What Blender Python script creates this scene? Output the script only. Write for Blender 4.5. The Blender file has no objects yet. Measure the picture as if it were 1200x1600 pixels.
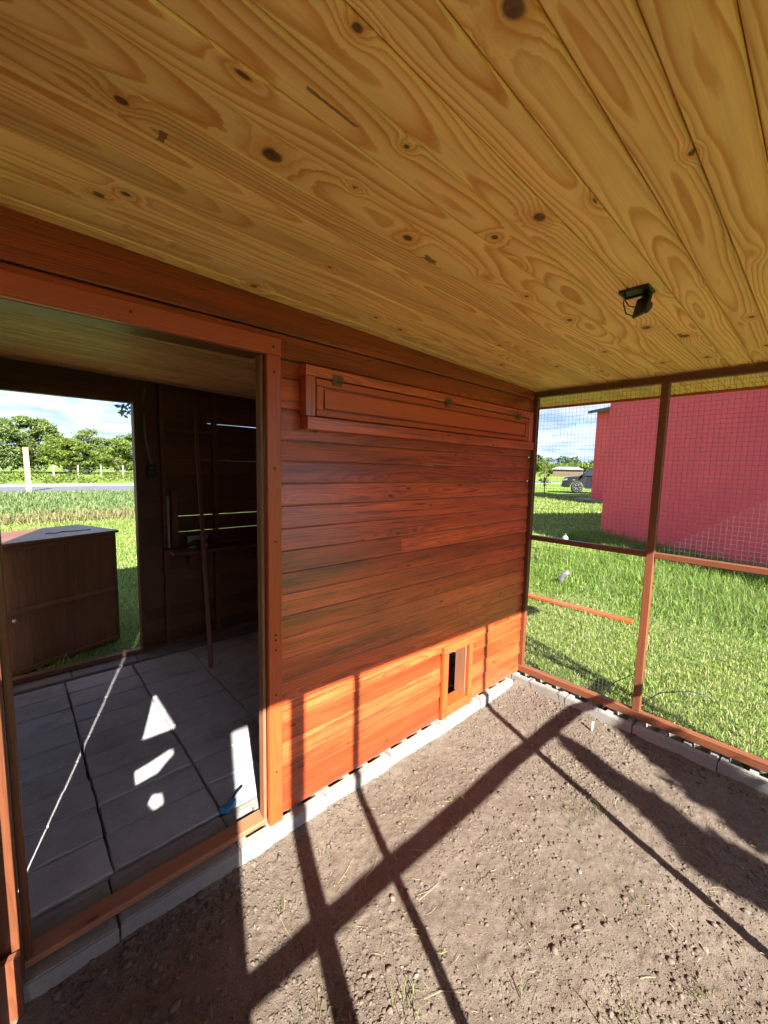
import bpy, bmesh, math, random
import numpy as np
from mathutils import Matrix, Vector

random.seed(7); rng = np.random.default_rng(11)
scene = bpy.context.scene
col = scene.collection

# ------------------------------------------------------------------ camera
cam_data = bpy.data.cameras.new("camera")
cam = bpy.data.objects.new("camera", cam_data); col.objects.link(cam)
cam_data.sensor_fit = 'VERTICAL'; cam_data.sensor_height = 24.0; cam_data.sensor_width = 18.0
cam_data.lens = 641.56 / 1600 * 24.0
cam_data.clip_start = 0.02; cam_data.clip_end = 4000
RC = Matrix(((0.73845758, 0.05551525, -0.67201076), (-0.67393239, 0.09366518, -0.73283147), (0.02226069, 0.99405477, 0.10658129)))
cam.matrix_world = Matrix.Translation((0, -1.42, 1.5)) @ RC.to_4x4()
scene.camera = cam

# ------------------------------------------------------------------ sun and sky
SUNDIR = Vector((0.36, 1.0, -0.758)).normalized()          # direction the light travels
elev = math.asin(-SUNDIR.z)
sun_data = bpy.data.lights.new("sun", 'SUN'); sun = bpy.data.objects.new("sun", sun_data); col.objects.link(sun)
sun_data.energy = 3.1; sun_data.angle = math.radians(0.55); sun_data.color = (1.0, 0.94, 0.84)
sun.rotation_euler = SUNDIR.to_track_quat('-Z', 'Y').to_euler(); sun.location = (-8, -20, 15)

world = bpy.data.worlds.new("World"); scene.world = world; world.use_nodes = True
wn = world.node_tree.nodes; wl = world.node_tree.links; wn.clear()
w_out = wn.new('ShaderNodeOutputWorld'); w_bg = wn.new('ShaderNodeBackground'); w_bg.inputs[1].default_value = 0.068
sky = wn.new('ShaderNodeTexSky'); sky.sky_type = 'NISHITA'; sky.sun_disc = False; sky.air_density = 0.5; sky.dust_density = 0.6; sky.ozone_density = 2.0
sky.sun_elevation = elev; sky.sun_rotation = math.atan2(-SUNDIR.x, -SUNDIR.y)
tc = wn.new('ShaderNodeTexCoord'); sep = wn.new('ShaderNodeSeparateXYZ'); wl.new(tc.outputs['Generated'], sep.inputs[0])
def wm(op, a, b=None):
    n = wn.new('ShaderNodeMath'); n.operation = op
    for i, v in enumerate((a, b)):
        if v is None: continue
        if isinstance(v, (int, float)): n.inputs[i].default_value = v
        else: wl.new(v, n.inputs[i])
    return n.outputs[0]
zc = wm('ADD', wm('MAXIMUM', sep.outputs[2], 0.0), 0.10)
cmb = wn.new('ShaderNodeCombineXYZ')
wl.new(wm('DIVIDE', sep.outputs[0], zc), cmb.inputs[0]); wl.new(wm('DIVIDE', sep.outputs[1], zc), cmb.inputs[1])
nz = wn.new('ShaderNodeTexNoise'); nz.inputs['Scale'].default_value = 0.85; nz.inputs['Detail'].default_value = 9
nz.inputs['Roughness'].default_value = 0.58; nz.inputs['Distortion'].default_value = 0.3; wl.new(cmb.outputs[0], nz.inputs['Vector'])
cr = wn.new('ShaderNodeValToRGB'); cr.color_ramp.elements[0].position = 0.36; cr.color_ramp.elements[1].position = 0.56
hz = wm('POWER', wm('SUBTRACT', 1.0, wm('MAXIMUM', sep.outputs[2], 0.0)), 6.0)          # cloud decks close up towards the horizon
wl.new(wm('ADD', nz.outputs[0], wm('MULTIPLY', hz, 0.10)), cr.inputs[0])
nz2 = wn.new('ShaderNodeTexNoise'); nz2.inputs['Scale'].default_value = 1.7; nz2.inputs['Detail'].default_value = 6; wl.new(cmb.outputs[0], nz2.inputs['Vector'])
cr2 = wn.new('ShaderNodeValToRGB'); cr2.color_ramp.elements[0].position = 0.35; cr2.color_ramp.elements[1].position = 0.65
cr2.color_ramp.elements[0].color = (.64, .88, 1.30, 1); cr2.color_ramp.elements[1].color = (1.58, 1.65, 1.75, 1); wl.new(nz2.outputs[0], cr2.inputs[0])
mixw = wn.new('ShaderNodeMix'); mixw.data_type = 'RGBA'
wl.new(cr.outputs[0], mixw.inputs[0]); wl.new(sky.outputs[0], mixw.inputs[6]); wl.new(cr2.outputs[0], mixw.inputs[7])
lit = wn.new('ShaderNodeMix'); lit.data_type = 'RGBA'; lit.blend_type = 'ADD'; lit.inputs[0].default_value = 0.12      # clouds pick up the glow of the sky behind them
wl.new(cr2.outputs[0], lit.inputs[6]); wl.new(sky.outputs[0], lit.inputs[7]); wl.new(lit.outputs[2], mixw.inputs[7])
wl.new(mixw.outputs[2], w_bg.inputs[0]); wl.new(w_bg.outputs[0], w_out.inputs[0])

scene.view_settings.view_transform = 'Standard'; scene.view_settings.look = 'None'
scene.view_settings.exposure = 3.0; scene.view_settings.gamma = 1.0
scene.cycles.max_bounces = 5; scene.cycles.diffuse_bounces = 4; scene.cycles.glossy_bounces = 3
scene.cycles.transparent_max_bounces = 6; scene.cycles.caustics_reflective = False; scene.cycles.caustics_refractive = False
scene.cycles.use_denoising = True; scene.cycles.use_adaptive_sampling = True; scene.cycles.adaptive_threshold = 0.04

# ------------------------------------------------------------------ material helpers
class NT:
    def __init__(s, name):
        s.m = bpy.data.materials.new(name); s.m.use_nodes = True
        s.n = s.m.node_tree.nodes; s.l = s.m.node_tree.links; s.n.clear()
        s.out = s.n.new('ShaderNodeOutputMaterial'); s.b = s.n.new('ShaderNodeBsdfPrincipled'); s.l.new(s.b.outputs[0], s.out.inputs[0])
    def new(s, t, **k):
        n = s.n.new(t)
        for a, v in k.items(): setattr(n, a, v)
        return n
    def set(s, sock, v):
        if isinstance(v, (int, float)): sock.default_value = v
        elif isinstance(v, tuple): sock.default_value = v
        else: s.l.new(v, sock)
    def math(s, op, a, b=None, c=None, clamp=False):
        n = s.new('ShaderNodeMath', operation=op, use_clamp=clamp)
        for i, v in enumerate((a, b, c)):
            if v is not None: s.set(n.inputs[i], v)
        return n.outputs[0]
    def vec(s, x, y, z):
        n = s.new('ShaderNodeCombineXYZ')
        for i, v in enumerate((x, y, z)): s.set(n.inputs[i], v)
        return n.outputs[0]
    def vmath(s, op, a, b):
        n = s.new('ShaderNodeVectorMath', operation=op); s.set(n.inputs[0], a); s.set(n.inputs[1], b); return n.outputs[0]
    def noise(s, v, scale, detail=4, rough=0.55, dist=0.0):
        n = s.new('ShaderNodeTexNoise'); n.inputs['Scale'].default_value = scale; n.inputs['Detail'].default_value = detail
        n.inputs['Roughness'].default_value = rough; n.inputs['Distortion'].default_value = dist; s.l.new(v, n.inputs['Vector']); return n.outputs[0]
    def ramp(s, v, stops, interp='LINEAR'):
        n = s.new('ShaderNodeValToRGB'); e = n.color_ramp; e.interpolation = interp
        while len(e.elements) < len(stops): e.elements.new(0.5)
        for el, (p, c) in zip(e.elements, stops):
            el.position = p; el.color = (c, c, c, 1) if isinstance(c, (int, float)) else (c[0], c[1], c[2], 1)
        s.l.new(v, n.inputs[0]); return n.outputs[0]
    def mix(s, f, a, b, mode='MIX'):
        n = s.new('ShaderNodeMix', data_type='RGBA', blend_type=mode); s.set(n.inputs[0], f)
        for i, v in ((6, a), (7, b)):
            if isinstance(v, tuple): n.inputs[i].default_value = (v[0], v[1], v[2], 1)
            else: s.l.new(v, n.inputs[i])
        return n.outputs[2]
    def bump(s, h, strength=0.3, dist=0.01):
        n = s.new('ShaderNodeBump'); n.inputs['Strength'].default_value = strength; n.inputs['Distance'].default_value = dist
        s.l.new(h, n.inputs['Height']); s.l.new(n.outputs[0], s.b.inputs['Normal']); return n
    def obj(s): return s.new('ShaderNodeTexCoord').outputs['Object']
    def pos(s): return s.new('ShaderNodeNewGeometry').outputs['Position']
    def sep(s, v):
        n = s.new('ShaderNodeSeparateXYZ'); s.l.new(v, n.inputs[0]); return n.outputs
    def base(s, v, rough=None, spec=None):
        s.set(s.b.inputs['Base Color'], (v[0], v[1], v[2], 1) if isinstance(v, tuple) else v)
        if rough is not None: s.set(s.b.inputs['Roughness'], rough)
        if spec is not None: s.b.inputs['Specular IOR Level'].default_value = spec
        return s

def plain(name, c, rough=0.6, metal=0.0, nscale=40, namp=0.18, bump=0.1):
    t = NT(name); p = t.obj(); n = t.noise(p, nscale, 5)
    f = t.ramp(n, ((0.3, 1 - namp), (0.7, 1 + namp)))
    t.base(t.mix(1.0, c, f, 'MULTIPLY'), rough); t.b.inputs['Metallic'].default_value = metal
    if bump: t.bump(n, bump, 0.004)
    return t.m

def wood(name, early, late, knot, rings=150.0, wander=0.05, contrast=1.0, rough=0.5, knots=(), kscale=1.0, tint=0.25, dark=None, fine=0.35, coat=0.0, swap=False, dthr=(.56, .72), grey=0.0, core_r=(.034, .052), stains=()):
    """plain-sawn board: rings round a wandering pith, grain flowing round knots; the board's length is local X"""
    t = NT(name)
    o = t.sep(t.obj()); o = (o[0], o[2], o[1]) if swap else o; r = t.new('ShaderNodeObjectInfo').outputs['Random']
    r2 = t.math('FRACT', t.math('MULTIPLY', r, 17.31)); r3 = t.math('FRACT', t.math('MULTIPLY', r, 71.7)); r4 = t.math('FRACT', t.math('MULTIPLY', r, 233.1))
    seed = t.math('MULTIPLY', r, 91.0)
    xs = t.math('ADD', o[0], seed)
    lowv = t.vec(t.math('MULTIPLY', xs, .75), t.math('MULTIPLY', o[1], 2.0), seed)
    low = t.new('ShaderNodeTexNoise'); low.inputs['Scale'].default_value = 1.0; low.inputs['Detail'].default_value = 2; t.l.new(lowv, low.inputs['Vector'])
    lc = t.sep(low.outputs['Color'])
    yc = t.math('ADD', t.math('ADD', o[1], t.math('MULTIPLY_ADD', r2, 0.07, -0.035)), t.math('MULTIPLY', t.math('SUBTRACT', lc[0], 0.5), wander * 1.6))
    zc_ = t.math('ADD', t.math('ADD', o[2], t.math('MULTIPLY_ADD', r3, 0.06, 0.02)), t.math('MULTIPLY', t.math('SUBTRACT', lc[1], 0.5), wander * 2.6))
    rad = t.math('SQRT', t.math('ADD', t.math('MULTIPLY', yc, yc), t.math('MULTIPLY', zc_, zc_)))
    wv = t.vec(t.math('MULTIPLY', xs, 3.0), t.math('MULTIPLY', o[1], 16.0), t.math('ADD', t.math('MULTIPLY', o[2], 16.0), seed))
    rad = t.math('MULTIPLY_ADD', t.math('SUBTRACT', t.noise(wv, 1.0, 3, 0.5), 0.5), 0.012, rad)
    # random knots
    vor = t.new('ShaderNodeTexVoronoi'); vor.inputs['Scale'].default_value = 1.0
    t.l.new(t.vec(t.math('MULTIPLY', xs, 3.2 * kscale), t.math('MULTIPLY', o[1], 9.0 * kscale), t.math('ADD', t.math('MULTIPLY', o[2], 9.0 * kscale), t.math('MULTIPLY', seed, 1.7))), vor.inputs['Vector'])
    kd = vor.outputs['Distance']
    if knots:
        P = t.sep(t.pos()); wob = t.math('MULTIPLY', t.math('SUBTRACT', t.noise(t.pos(), 60, 2), 0.5), 0.5)
        for (kx, ky, kr) in knots:
            dx = t.math('MULTIPLY', t.math('SUBTRACT', P[0], kx), 0.055 / kr / 1.35); dy = t.math('MULTIPLY', t.math('SUBTRACT', P[1], ky), 0.055 / kr)
            d = t.math('SQRT', t.math('ADD', t.math('MULTIPLY', dx, dx), t.math('MULTIPLY', dy, dy)))
            d = t.math('MULTIPLY', d, t.math('ADD', wob, 1.0))
            kd = t.math('MINIMUM', kd, d)
    fl = t.math('POWER', 2.718, t.math('MULTIPLY', t.math('MULTIPLY', kd, kd), -48.0))
    rad = t.math('MULTIPLY_ADD', fl, 0.022, rad)
    ph = t.math('MULTIPLY', rad, rings)
    fr = t.math('FRACT', ph)
    ring = t.ramp(fr, ((0.0, 0.05), (0.45, 0.28), (0.82, 1.0), (0.93, 0.75), (1.0, 0.05)))
    # band strength differs from ring to ring
    amp = t.math('MULTIPLY_ADD', t.noise(t.vec(t.math('FLOOR', ph), seed, 0.0), 0.9, 1), 1.3, 0.1)
    ring = t.math('MULTIPLY', t.math('MULTIPLY', ring, amp), contrast, clamp=True)
    fib = t.noise(t.vec(t.math('MULTIPLY', xs, 5.0), t.math('MULTIPLY', o[1], 260.0), t.math('MULTIPLY', o[2], 260.0)), 1.0, 3, 0.6)
    big = t.noise(t.vec(t.math('MULTIPLY', xs, 1.3), t.math('MULTIPLY', o[1], 14.0), seed), 1.0, 4, 0.6)
    c = t.mix(ring, early, late)
    c = t.mix(1.0, c, t.ramp(fib, ((0.25, 1 - fine * 0.5), (0.75, 1 + fine * 0.35))), 'MULTIPLY')
    c = t.mix(1.0, c, t.ramp(big, ((0.25, 1 - tint), (0.75, 1 + tint * 0.6))), 'MULTIPLY')
    bt = t.math('MULTIPLY_ADD', r4, tint * 1.3, 1 - tint * 0.65)
    c = t.mix(1.0, c, t.vec(bt, t.math('POWER', bt, 1.25), t.math('POWER', bt, 1.4)), 'MULTIPLY')
    if dark:
        dk = t.noise(t.vec(t.math('MULTIPLY', xs, 2.6), t.math('MULTIPLY', o[1], 85.0), t.math('MULTIPLY_ADD', o[2], 60.0, seed)), 1.0, 6, 0.7, 0.5)
        c = t.mix(t.ramp(dk, ((dthr[0], 0.0), (dthr[1], 0.8))), c, dark)
    if grey:
        gn = t.noise(t.vec(t.math('MULTIPLY', xs, .9), t.math('MULTIPLY', o[1], 22.0), t.math('ADD', seed, 40.0)), 1.0, 5, .65, .5)
        c = t.mix(t.ramp(gn, ((.60, 0.0), (.74, grey))), c, (.26, .23, .15))
    halo = t.ramp(kd, ((0.05, 1.0), (0.16, 0.0))); c = t.mix(t.math('MULTIPLY', halo, 0.55), c, late)
    core = t.ramp(kd, ((core_r[0], 1.0), (core_r[1], 0.0))); kc = t.mix(t.ramp(t.noise(t.pos(), 70, 3, .7), ((.38, 0.0), (.6, 1.0))), knot, late); c = t.mix(t.math('MULTIPLY', core, 0.96), c, t.mix(.86, kc, knot))
    if stains:
        P = t.sep(t.pos())
        sn = t.noise(t.vec(t.math('MULTIPLY', P[0], 30.0), t.math('MULTIPLY', P[1], 130.0), 3.0), 1.0, 3, .6)
        for (kx, ky, rx, ry) in stains:
            dx = t.math('DIVIDE', t.math('SUBTRACT', P[0], kx), rx); dy = t.math('DIVIDE', t.math('SUBTRACT', P[1], ky), ry)
            d = t.math('MAXIMUM', t.math('ABSOLUTE', dx), t.math('ABSOLUTE', dy)); e = t.math('MULTIPLY_ADD', sn, 1.1, t.math('MULTIPLY', d, -1.0))
            c = t.mix(t.ramp(e, ((-.36, 0.0), (-.24, .8))), c, (.13, .045, .018))
    t.base(c, rough)
    rr = t.math('MULTIPLY_ADD', fib, 0.25, rough - 0.12); t.l.new(rr, t.b.inputs['Roughness'])
    if coat: t.b.inputs['Coat Weight'].default_value = coat; t.b.inputs['Coat Roughness'].default_value = 0.25
    t.bump(fib, 0.25, 0.0012)
    return t.m

KN = [(.41, -.631, .019), (.188, -.237, .010), (.231, -.288, .009), (.635, -.07, .012), (.785, -.63, .013), (.578, -.677, .006), (.576, -.831, .006),
      (.931, -.791, .010), (.932, -.908, .016), (.512, -1.086, .017), (.945, -1.19, .007), (.385, -.925, .008), (.735, -.358, .006), (1.283, -.684, .008),
      (1.567, -.703, .012), (1.934, -.19, .012), (1.23, -.152, .010), (1.824, -.883, .018), (2.013, -.965, .018), (2.388, -.975, .013), (2.034, -.661, .011),
      (2.373, -.804, .012), (2.139, -.391, .012), (1.077, -.173, .008), (2.36, -.531, .012), (.175, -.557, .010), (1.66, -.35, .009), (1.935, -1.173, .01)]
M = {}
def pine(name, knots, stains=()): return wood(name, (.98, .64, .34), (.70, .275, .075), (.05, .018, .008), rings=102, wander=.07, contrast=1.15, grey=.55, rough=.5, knots=knots, stains=stains, kscale=.85, tint=.17, fine=.18)
M['pine'] = pine('pine_ceiling', ())
M['siding'] = wood('stained_siding', (.66, .106, .028), (.34, .043, .012), (.05, .016, .008), rings=130, wander=.07, contrast=1.0, rough=.33, kscale=1.6, core_r=(.06, .09), tint=.58, dark=(.085, .024, .013), fine=.55, coat=.75, swap=True, dthr=(.53, .63))
M['trim'] = wood('stained_trim', (.56, .092, .022), (.38, .055, .013), (.09, .025, .01), rings=170, wander=.03, contrast=.6, rough=.42, kscale=.7, tint=.14, fine=.35, coat=.2)
M['frame'] = wood('stained_frame', (.165, .055, .024), (.10, .03, .013), (.05, .02, .01), rings=170, wander=.03, contrast=.6, rough=.45, kscale=.7, tint=.2, fine=.4, coat=.15)
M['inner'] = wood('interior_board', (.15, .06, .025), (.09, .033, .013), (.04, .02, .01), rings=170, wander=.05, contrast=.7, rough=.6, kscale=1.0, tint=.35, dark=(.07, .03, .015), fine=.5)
M['cabinet'] = wood('cabinet_wood', (.22, .085, .042), (.13, .045, .021), (.04, .02, .012), rings=120, wander=.05, contrast=.7, rough=.42, kscale=.6, tint=.3, dark=(.06, .025, .015), fine=.5)
M['raw'] = wood('raw_edge_wood', (.30, .125, .06), (.19, .075, .032), (.1, .05, .02), rings=150, wander=.04, contrast=.6, rough=.7, kscale=.7, tint=.2, fine=.5)

def concrete(name, c, amp=.2, stain=0.0):
    t = NT(name); p = t.obj(); r = t.new('ShaderNodeObjectInfo').outputs['Random']
    q = t.vmath('ADD', p, t.vec(t.math('MULTIPLY', r, 30), t.math('MULTIPLY', r, 77), 0.0))
    a = t.noise(q, 9, 5, .6); b = t.noise(q, 120, 4, .7); v = t.new('ShaderNodeTexVoronoi'); v.inputs['Scale'].default_value = 90; t.l.new(q, v.inputs['Vector'])
    f = t.math('MULTIPLY_ADD', a, amp * 2, 1 - amp); f = t.math('MULTIPLY', f, t.math('MULTIPLY_ADD', b, .5, .75)); f = t.math('MULTIPLY', f, t.math('MULTIPLY_ADD', r, .14, .93))
    cc = t.mix(1.0, c, f, 'MULTIPLY')
    if stain:
        cc = t.mix(t.ramp(t.noise(q, 5, 6, .7), ((.52, 0.0), (.7, stain))), cc, (.16, .12, .085))
    t.base(cc, .9)
    t.bump(t.math('ADD', b, t.math('MULTIPLY', t.ramp(v.outputs['Distance'], ((.0, 0.0), (.3, 1.0))), .6)), .6, .003)
    return t.m
M['block'] = concrete('concrete_block', (.23, .225, .215), .2, .5)
M['paver'] = concrete('concrete_paver', (.38, .395, .415), .25, .4)
M['slab'] = concrete('concrete_slab', (.5, .49, .46), .1)
M['black'] = plain('black_plastic', (.012, .012, .014), .45)
M['bluegrey'] = plain('wire_sheath', (.05, .08, .10), .5)
M['greyplastic'] = plain('grey_conduit', (.22, .22, .22), .5)
M['white'] = plain('white_plastic', (.36, .37, .38), .5)
M['silver'] = plain('silver_pipe', (.26, .27, .28), .35, .5)
M['steel'] = plain('galvanised_wire', (.12, .122, .12), .55, .2, bump=0)
M['brass'] = plain('old_brass', (.16, .085, .04), .5, .5)
M['screw'] = plain('screw_hole', (.02, .012, .008), .6)
M['roofsheet'] = plain('roof_sheet', (.30, .31, .32), .5, .2)
M['wirewhite'] = plain('pale_wire', (.62, .55, .5), .6)
M['blue'] = plain('blue_packet', (.05, .22, .42), .45)

# ------------------------------------------------------------------ object helpers
def link(o, parent=None):
    col.objects.link(o)
    if parent is not None: o.parent = parent
    return o
def tag(o, label=None, category=None, group=None, kind=None):
    if label: o['label'] = label
    if category: o['category'] = category
    if group: o['group'] = group
    if kind: o['kind'] = kind
    return o
def thing(name, label=None, category=None, loc=(0, 0, 0), rotz=0.0, group=None, kind=None):
    e = bpy.data.objects.new(name, None); e.empty_display_size = .1; col.objects.link(e); e.location = loc; e.rotation_euler = (0, 0, rotz)
    return tag(e, label, category, group, kind)
def mesh_obj(name, verts, faces, mat, parent=None, loc=None, smooth=False):
    me = bpy.data.meshes.new(name); me.from_pydata([tuple(v) for v in verts], [], [tuple(f) for f in faces]); me.update()
    if mat: me.materials.append(mat)
    if smooth: me.polygons.foreach_set('use_smooth', [True] * len(me.polygons))
    o = bpy.data.objects.new(name, me); link(o, parent)
    if loc is not None: o.location = loc
    return o
_cache = {}
def prism_mesh(name, L, prof, mat):
    """profile in (y,z) extruded along local X, centred"""
    key = (round(L, 4), tuple(prof), mat.name)
    if key in _cache: return _cache[key]
    n = len(prof); v = [(-L / 2, y, z) for y, z in prof] + [(L / 2, y, z) for y, z in prof]
    f = [(i, (i + 1) % n, n + (i + 1) % n, n + i) for i in range(n)] + [tuple(range(n - 1, -1, -1)), tuple(range(n, 2 * n))]
    me = bpy.data.meshes.new(name); me.from_pydata(v, [], f)
    bm = bmesh.new(); bm.from_mesh(me); bmesh.ops.recalc_face_normals(bm, faces=bm.faces); bm.to_mesh(me); bm.free()
    me.materials.append(mat); _cache[key] = me; return me
def chamf(w, h, c):
    a, b = w / 2, h / 2
    return ((-a + c, -b), (a - c, -b), (a, -b + c), (a, b - c), (a - c, b), (-a + c, b), (-a, b - c), (-a, -b + c))
def bar(name, p0, p1, w, h, mat, parent=None, up=(0, 0, 1), c=.003):
    """a board from p0 to p1; w across (perpendicular to up), h along up"""
    p0, p1 = Vector(p0), Vector(p1); d = p1 - p0; L = d.length; x = d.normalized(); u = Vector(up)
    y = u.cross(x).normalized(); z = x.cross(y)
    me = prism_mesh(name, L, chamf(w, h, min(c, w * .3, h * .3)), mat)
    o = bpy.data.objects.new(name, me); link(o, parent)
    o.matrix_local = Matrix.Translation((p0 + p1) / 2) @ Matrix((x, y, z)).transposed().to_4x4()
    return o
def box(name, lo, hi, mat, parent=None, c=.003):
    """axis aligned box, its longest side is the grain"""
    lo, hi = Vector(lo), Vector(hi); d = hi - lo; m = (lo + hi) / 2
    ax = max(range(3), key=lambda i: d[i])
    if ax == 0: return bar(name, (lo.x, m.y, m.z), (hi.x, m.y, m.z), d.y, d.z, mat, parent, (0, 0, 1), c)
    if ax == 1: return bar(name, (m.x, lo.y, m.z), (m.x, hi.y, m.z), d.x, d.z, mat, parent, (0, 0, 1), c)
    return bar(name, (m.x, m.y, lo.z), (m.x, m.y, hi.z), d.x, d.y, mat, parent, (0, 1, 0), c)
def tube_geo(pts, radii, n=8, caps=True):
    pts = [Vector(p) for p in pts]; V = []; F = []
    if isinstance(radii, (int, float)): radii = [radii] * len(pts)
    ref = Vector((0, 0, 1))
    for i, p in enumerate(pts):
        d = (pts[min(i + 1, len(pts) - 1)] - pts[max(i - 1, 0)]).normalized()
        a = d.cross(ref)
        if a.length < .05: a = d.cross(Vector((1, 0, 0)))
        a.normalize(); b = d.cross(a)
        for k in range(n):
            t = 2 * math.pi * k / n; V.append(p + (a * math.cos(t) + b * math.sin(t)) * radii[i])
    for i in range(len(pts) - 1):
        for k in range(n):
            F.append((i * n + k, i * n + (k + 1) % n, (i + 1) * n + (k + 1) % n, (i + 1) * n + k))
    if caps: F.append(tuple(range(n - 1, -1, -1))); F.append(tuple(range((len(pts) - 1) * n, len(pts) * n)))
    return V, F
def tube(name, pts, r, mat, parent=None, n=8):
    V, F = tube_geo(pts, r, n); return mesh_obj(name, V, F, mat, parent, smooth=True)
def lathe(name, prof, mat, parent=None, loc=(0, 0, 0), n=16):
    V = []; F = []
    for r, z in prof:
        for k in range(n): t = 2 * math.pi * k / n; V.append((r * math.cos(t), r * math.sin(t), z))
    for i in range(len(prof) - 1):
        for k in range(n): F.append((i * n + k, i * n + (k + 1) % n, (i + 1) * n + (k + 1) % n, (i + 1) * n + k))
    F.append(tuple(range(n - 1, -1, -1))); F.append(tuple(range((len(prof) - 1) * n, len(prof) * n)))
    return mesh_obj(name, V, F, mat, parent, loc, True)
def merge(parts):
    V = []; F = []
    for v, f in parts:
        k = len(V); V += list(v); F += [tuple(i + k for i in q) for q in f]
    return V, F
def boxgeo(lo, hi):
    (a, b, c), (d, e, f) = lo, hi
    return ([(a, b, c), (d, b, c), (d, e, c), (a, e, c), (a, b, f), (d, b, f), (d, e, f), (a, e, f)],
            [(3, 2, 1, 0), (4, 5, 6, 7), (0, 1, 5, 4), (1, 2, 6, 5), (2, 3, 7, 6), (3, 0, 4, 7)])
def np_mesh(name, V, F, mat, parent=None, smooth=False):
    """V (n,3), F (m,k) arrays"""
    me = bpy.data.meshes.new(name); k = F.shape[1]
    me.vertices.add(len(V)); me.vertices.foreach_set('co', np.ascontiguousarray(V, dtype=np.float32).ravel())
    me.loops.add(F.size); me.loops.foreach_set('vertex_index', np.ascontiguousarray(F, dtype=np.int32).ravel())
    me.polygons.add(len(F)); me.polygons.foreach_set('loop_start', np.arange(0, F.size, k, dtype=np.int32))
    if smooth: me.polygons.foreach_set('use_smooth', np.ones(len(F), dtype=bool))
    me.update(calc_edges=True); me.materials.append(mat)
    o = bpy.data.objects.new(name, me); return link(o, parent)
def vnoise(x, y, seed=0):
    xi = np.floor(x).astype(np.int64); yi = np.floor(y).astype(np.int64); fx = x - xi; fy = y - yi
    fx = fx * fx * (3 - 2 * fx); fy = fy * fy * (3 - 2 * fy)
    def h(a, b):
        n = (a * 374761393 + b * 668265263 + seed * 974711) & 0x7fffffff
        n = ((n ^ (n >> 13)) * 1274126177) & 0x7fffffff
        return ((n ^ (n >> 16)) & 0xffff) / 65535.0
    return (h(xi, yi) * (1 - fx) + h(xi + 1, yi) * fx) * (1 - fy) + (h(xi, yi + 1) * (1 - fx) + h(xi + 1, yi + 1) * fx) * fy
def fbm(x, y, octs=4, seed=0, gain=.5):
    s = 0; a = 1; t = 0
    for i in range(octs): s = s + a * vnoise(x * 2 ** i, y * 2 ** i, seed + i); t += a; a *= gain
    return s / t

# ------------------------------------------------------------------ ground
t = NT('lawn_ground'); p = t.pos()
a = t.noise(p, .35, 5, .6); b = t.noise(p, 7, 6, .7); c3 = t.noise(p, 60, 3, .7)
cc = t.mix(t.ramp(a, ((.35, 0.0), (.65, 1.0))), (.115, .20, .028), (.20, .26, .05))
cc = t.mix(1.0, cc, t.ramp(b, ((.25, .65), (.75, 1.25))), 'MULTIPLY'); cc = t.mix(1.0, cc, t.ramp(c3, ((.25, .6), (.75, 1.35))), 'MULTIPLY')
t.base(cc, .9, .2); t.bump(t.math('ADD', b, c3), .8, .05); M['lawn'] = t.m
HX0, HX1, HY0, HY1 = -.16, 2.70, -1.95, 2.12; BIG = 2500
V = [(-BIG, -BIG, 0), (BIG, -BIG, 0), (BIG, BIG, 0), (-BIG, BIG, 0), (HX0, HY0, 0), (HX1, HY0, 0), (HX1, HY1, 0), (HX0, HY1, 0)]
lawn = mesh_obj('lawn', [(x, y, -.012) for x, y, z in V], [(0, 1, 5, 4), (1, 2, 6, 5), (2, 3, 7, 6), (3, 0, 4, 7)], M['lawn']); tag(lawn, kind='structure')

t = NT('soil'); p = t.pos()
a = t.noise(p, 3.2, 5, .6); b = t.noise(p, 45, 6, .7); c3 = t.noise(p, 260, 3, .6)
cc = t.mix(t.ramp(a, ((.3, 0.0), (.7, 1.0))), (.108, .085, .066), (.152, .122, .097))
cc = t.mix(1.0, cc, t.ramp(b, ((.25, .72), (.75, 1.2))), 'MULTIPLY'); cc = t.mix(1.0, cc, t.ramp(c3, ((.3, .68), (.72, 1.32))), 'MULTIPLY')
d4 = t.noise(p, 11, 5, .65); cc = t.mix(t.ramp(d4, ((.5, 0.0), (.68, .55))), cc, (.105, .075, .055))
t.base(cc, .95, .2); t.bump(t.math('ADD', t.math('MULTIPLY', b, 1.0), c3), .7, .005); M['soil'] = t.m
def soil_z(x, y):
    z = (fbm(x * 2.2, y * 2.2, 3, 3) - .5) * .03 + (fbm(x * 14, y * 14, 3, 9) - .5) * .008
    r = fbm(x * 48, y * 48, 3, 21, .6); z = z + (r - .5) * .005 + np.maximum(r - .62, 0) * .012
    z = z + .030 * np.exp(-np.maximum(-.04 - y, 0) / .05) * (.4 + fbm(x * 5, y * 0, 2, 5)) + .012 * np.exp(-np.maximum(2.57 - x, 0) / .07)
    return z - .004
nx, ny = 470, 350
gx, gy = np.meshgrid(np.linspace(-.10, 2.60, nx), np.linspace(-1.97, -.035, ny))
gz = soil_z(gx, gy); V = np.stack([gx, gy, gz], -1).reshape(-1, 3)
ii = (np.arange(ny - 1)[:, None] * nx + np.arange(nx - 1)[None, :]).ravel()
soil = np_mesh('soil_ground', V, np.stack([ii, ii + 1, ii + nx + 1, ii + nx], 1), M['soil'], smooth=False); tag(soil, kind='structure')
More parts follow.
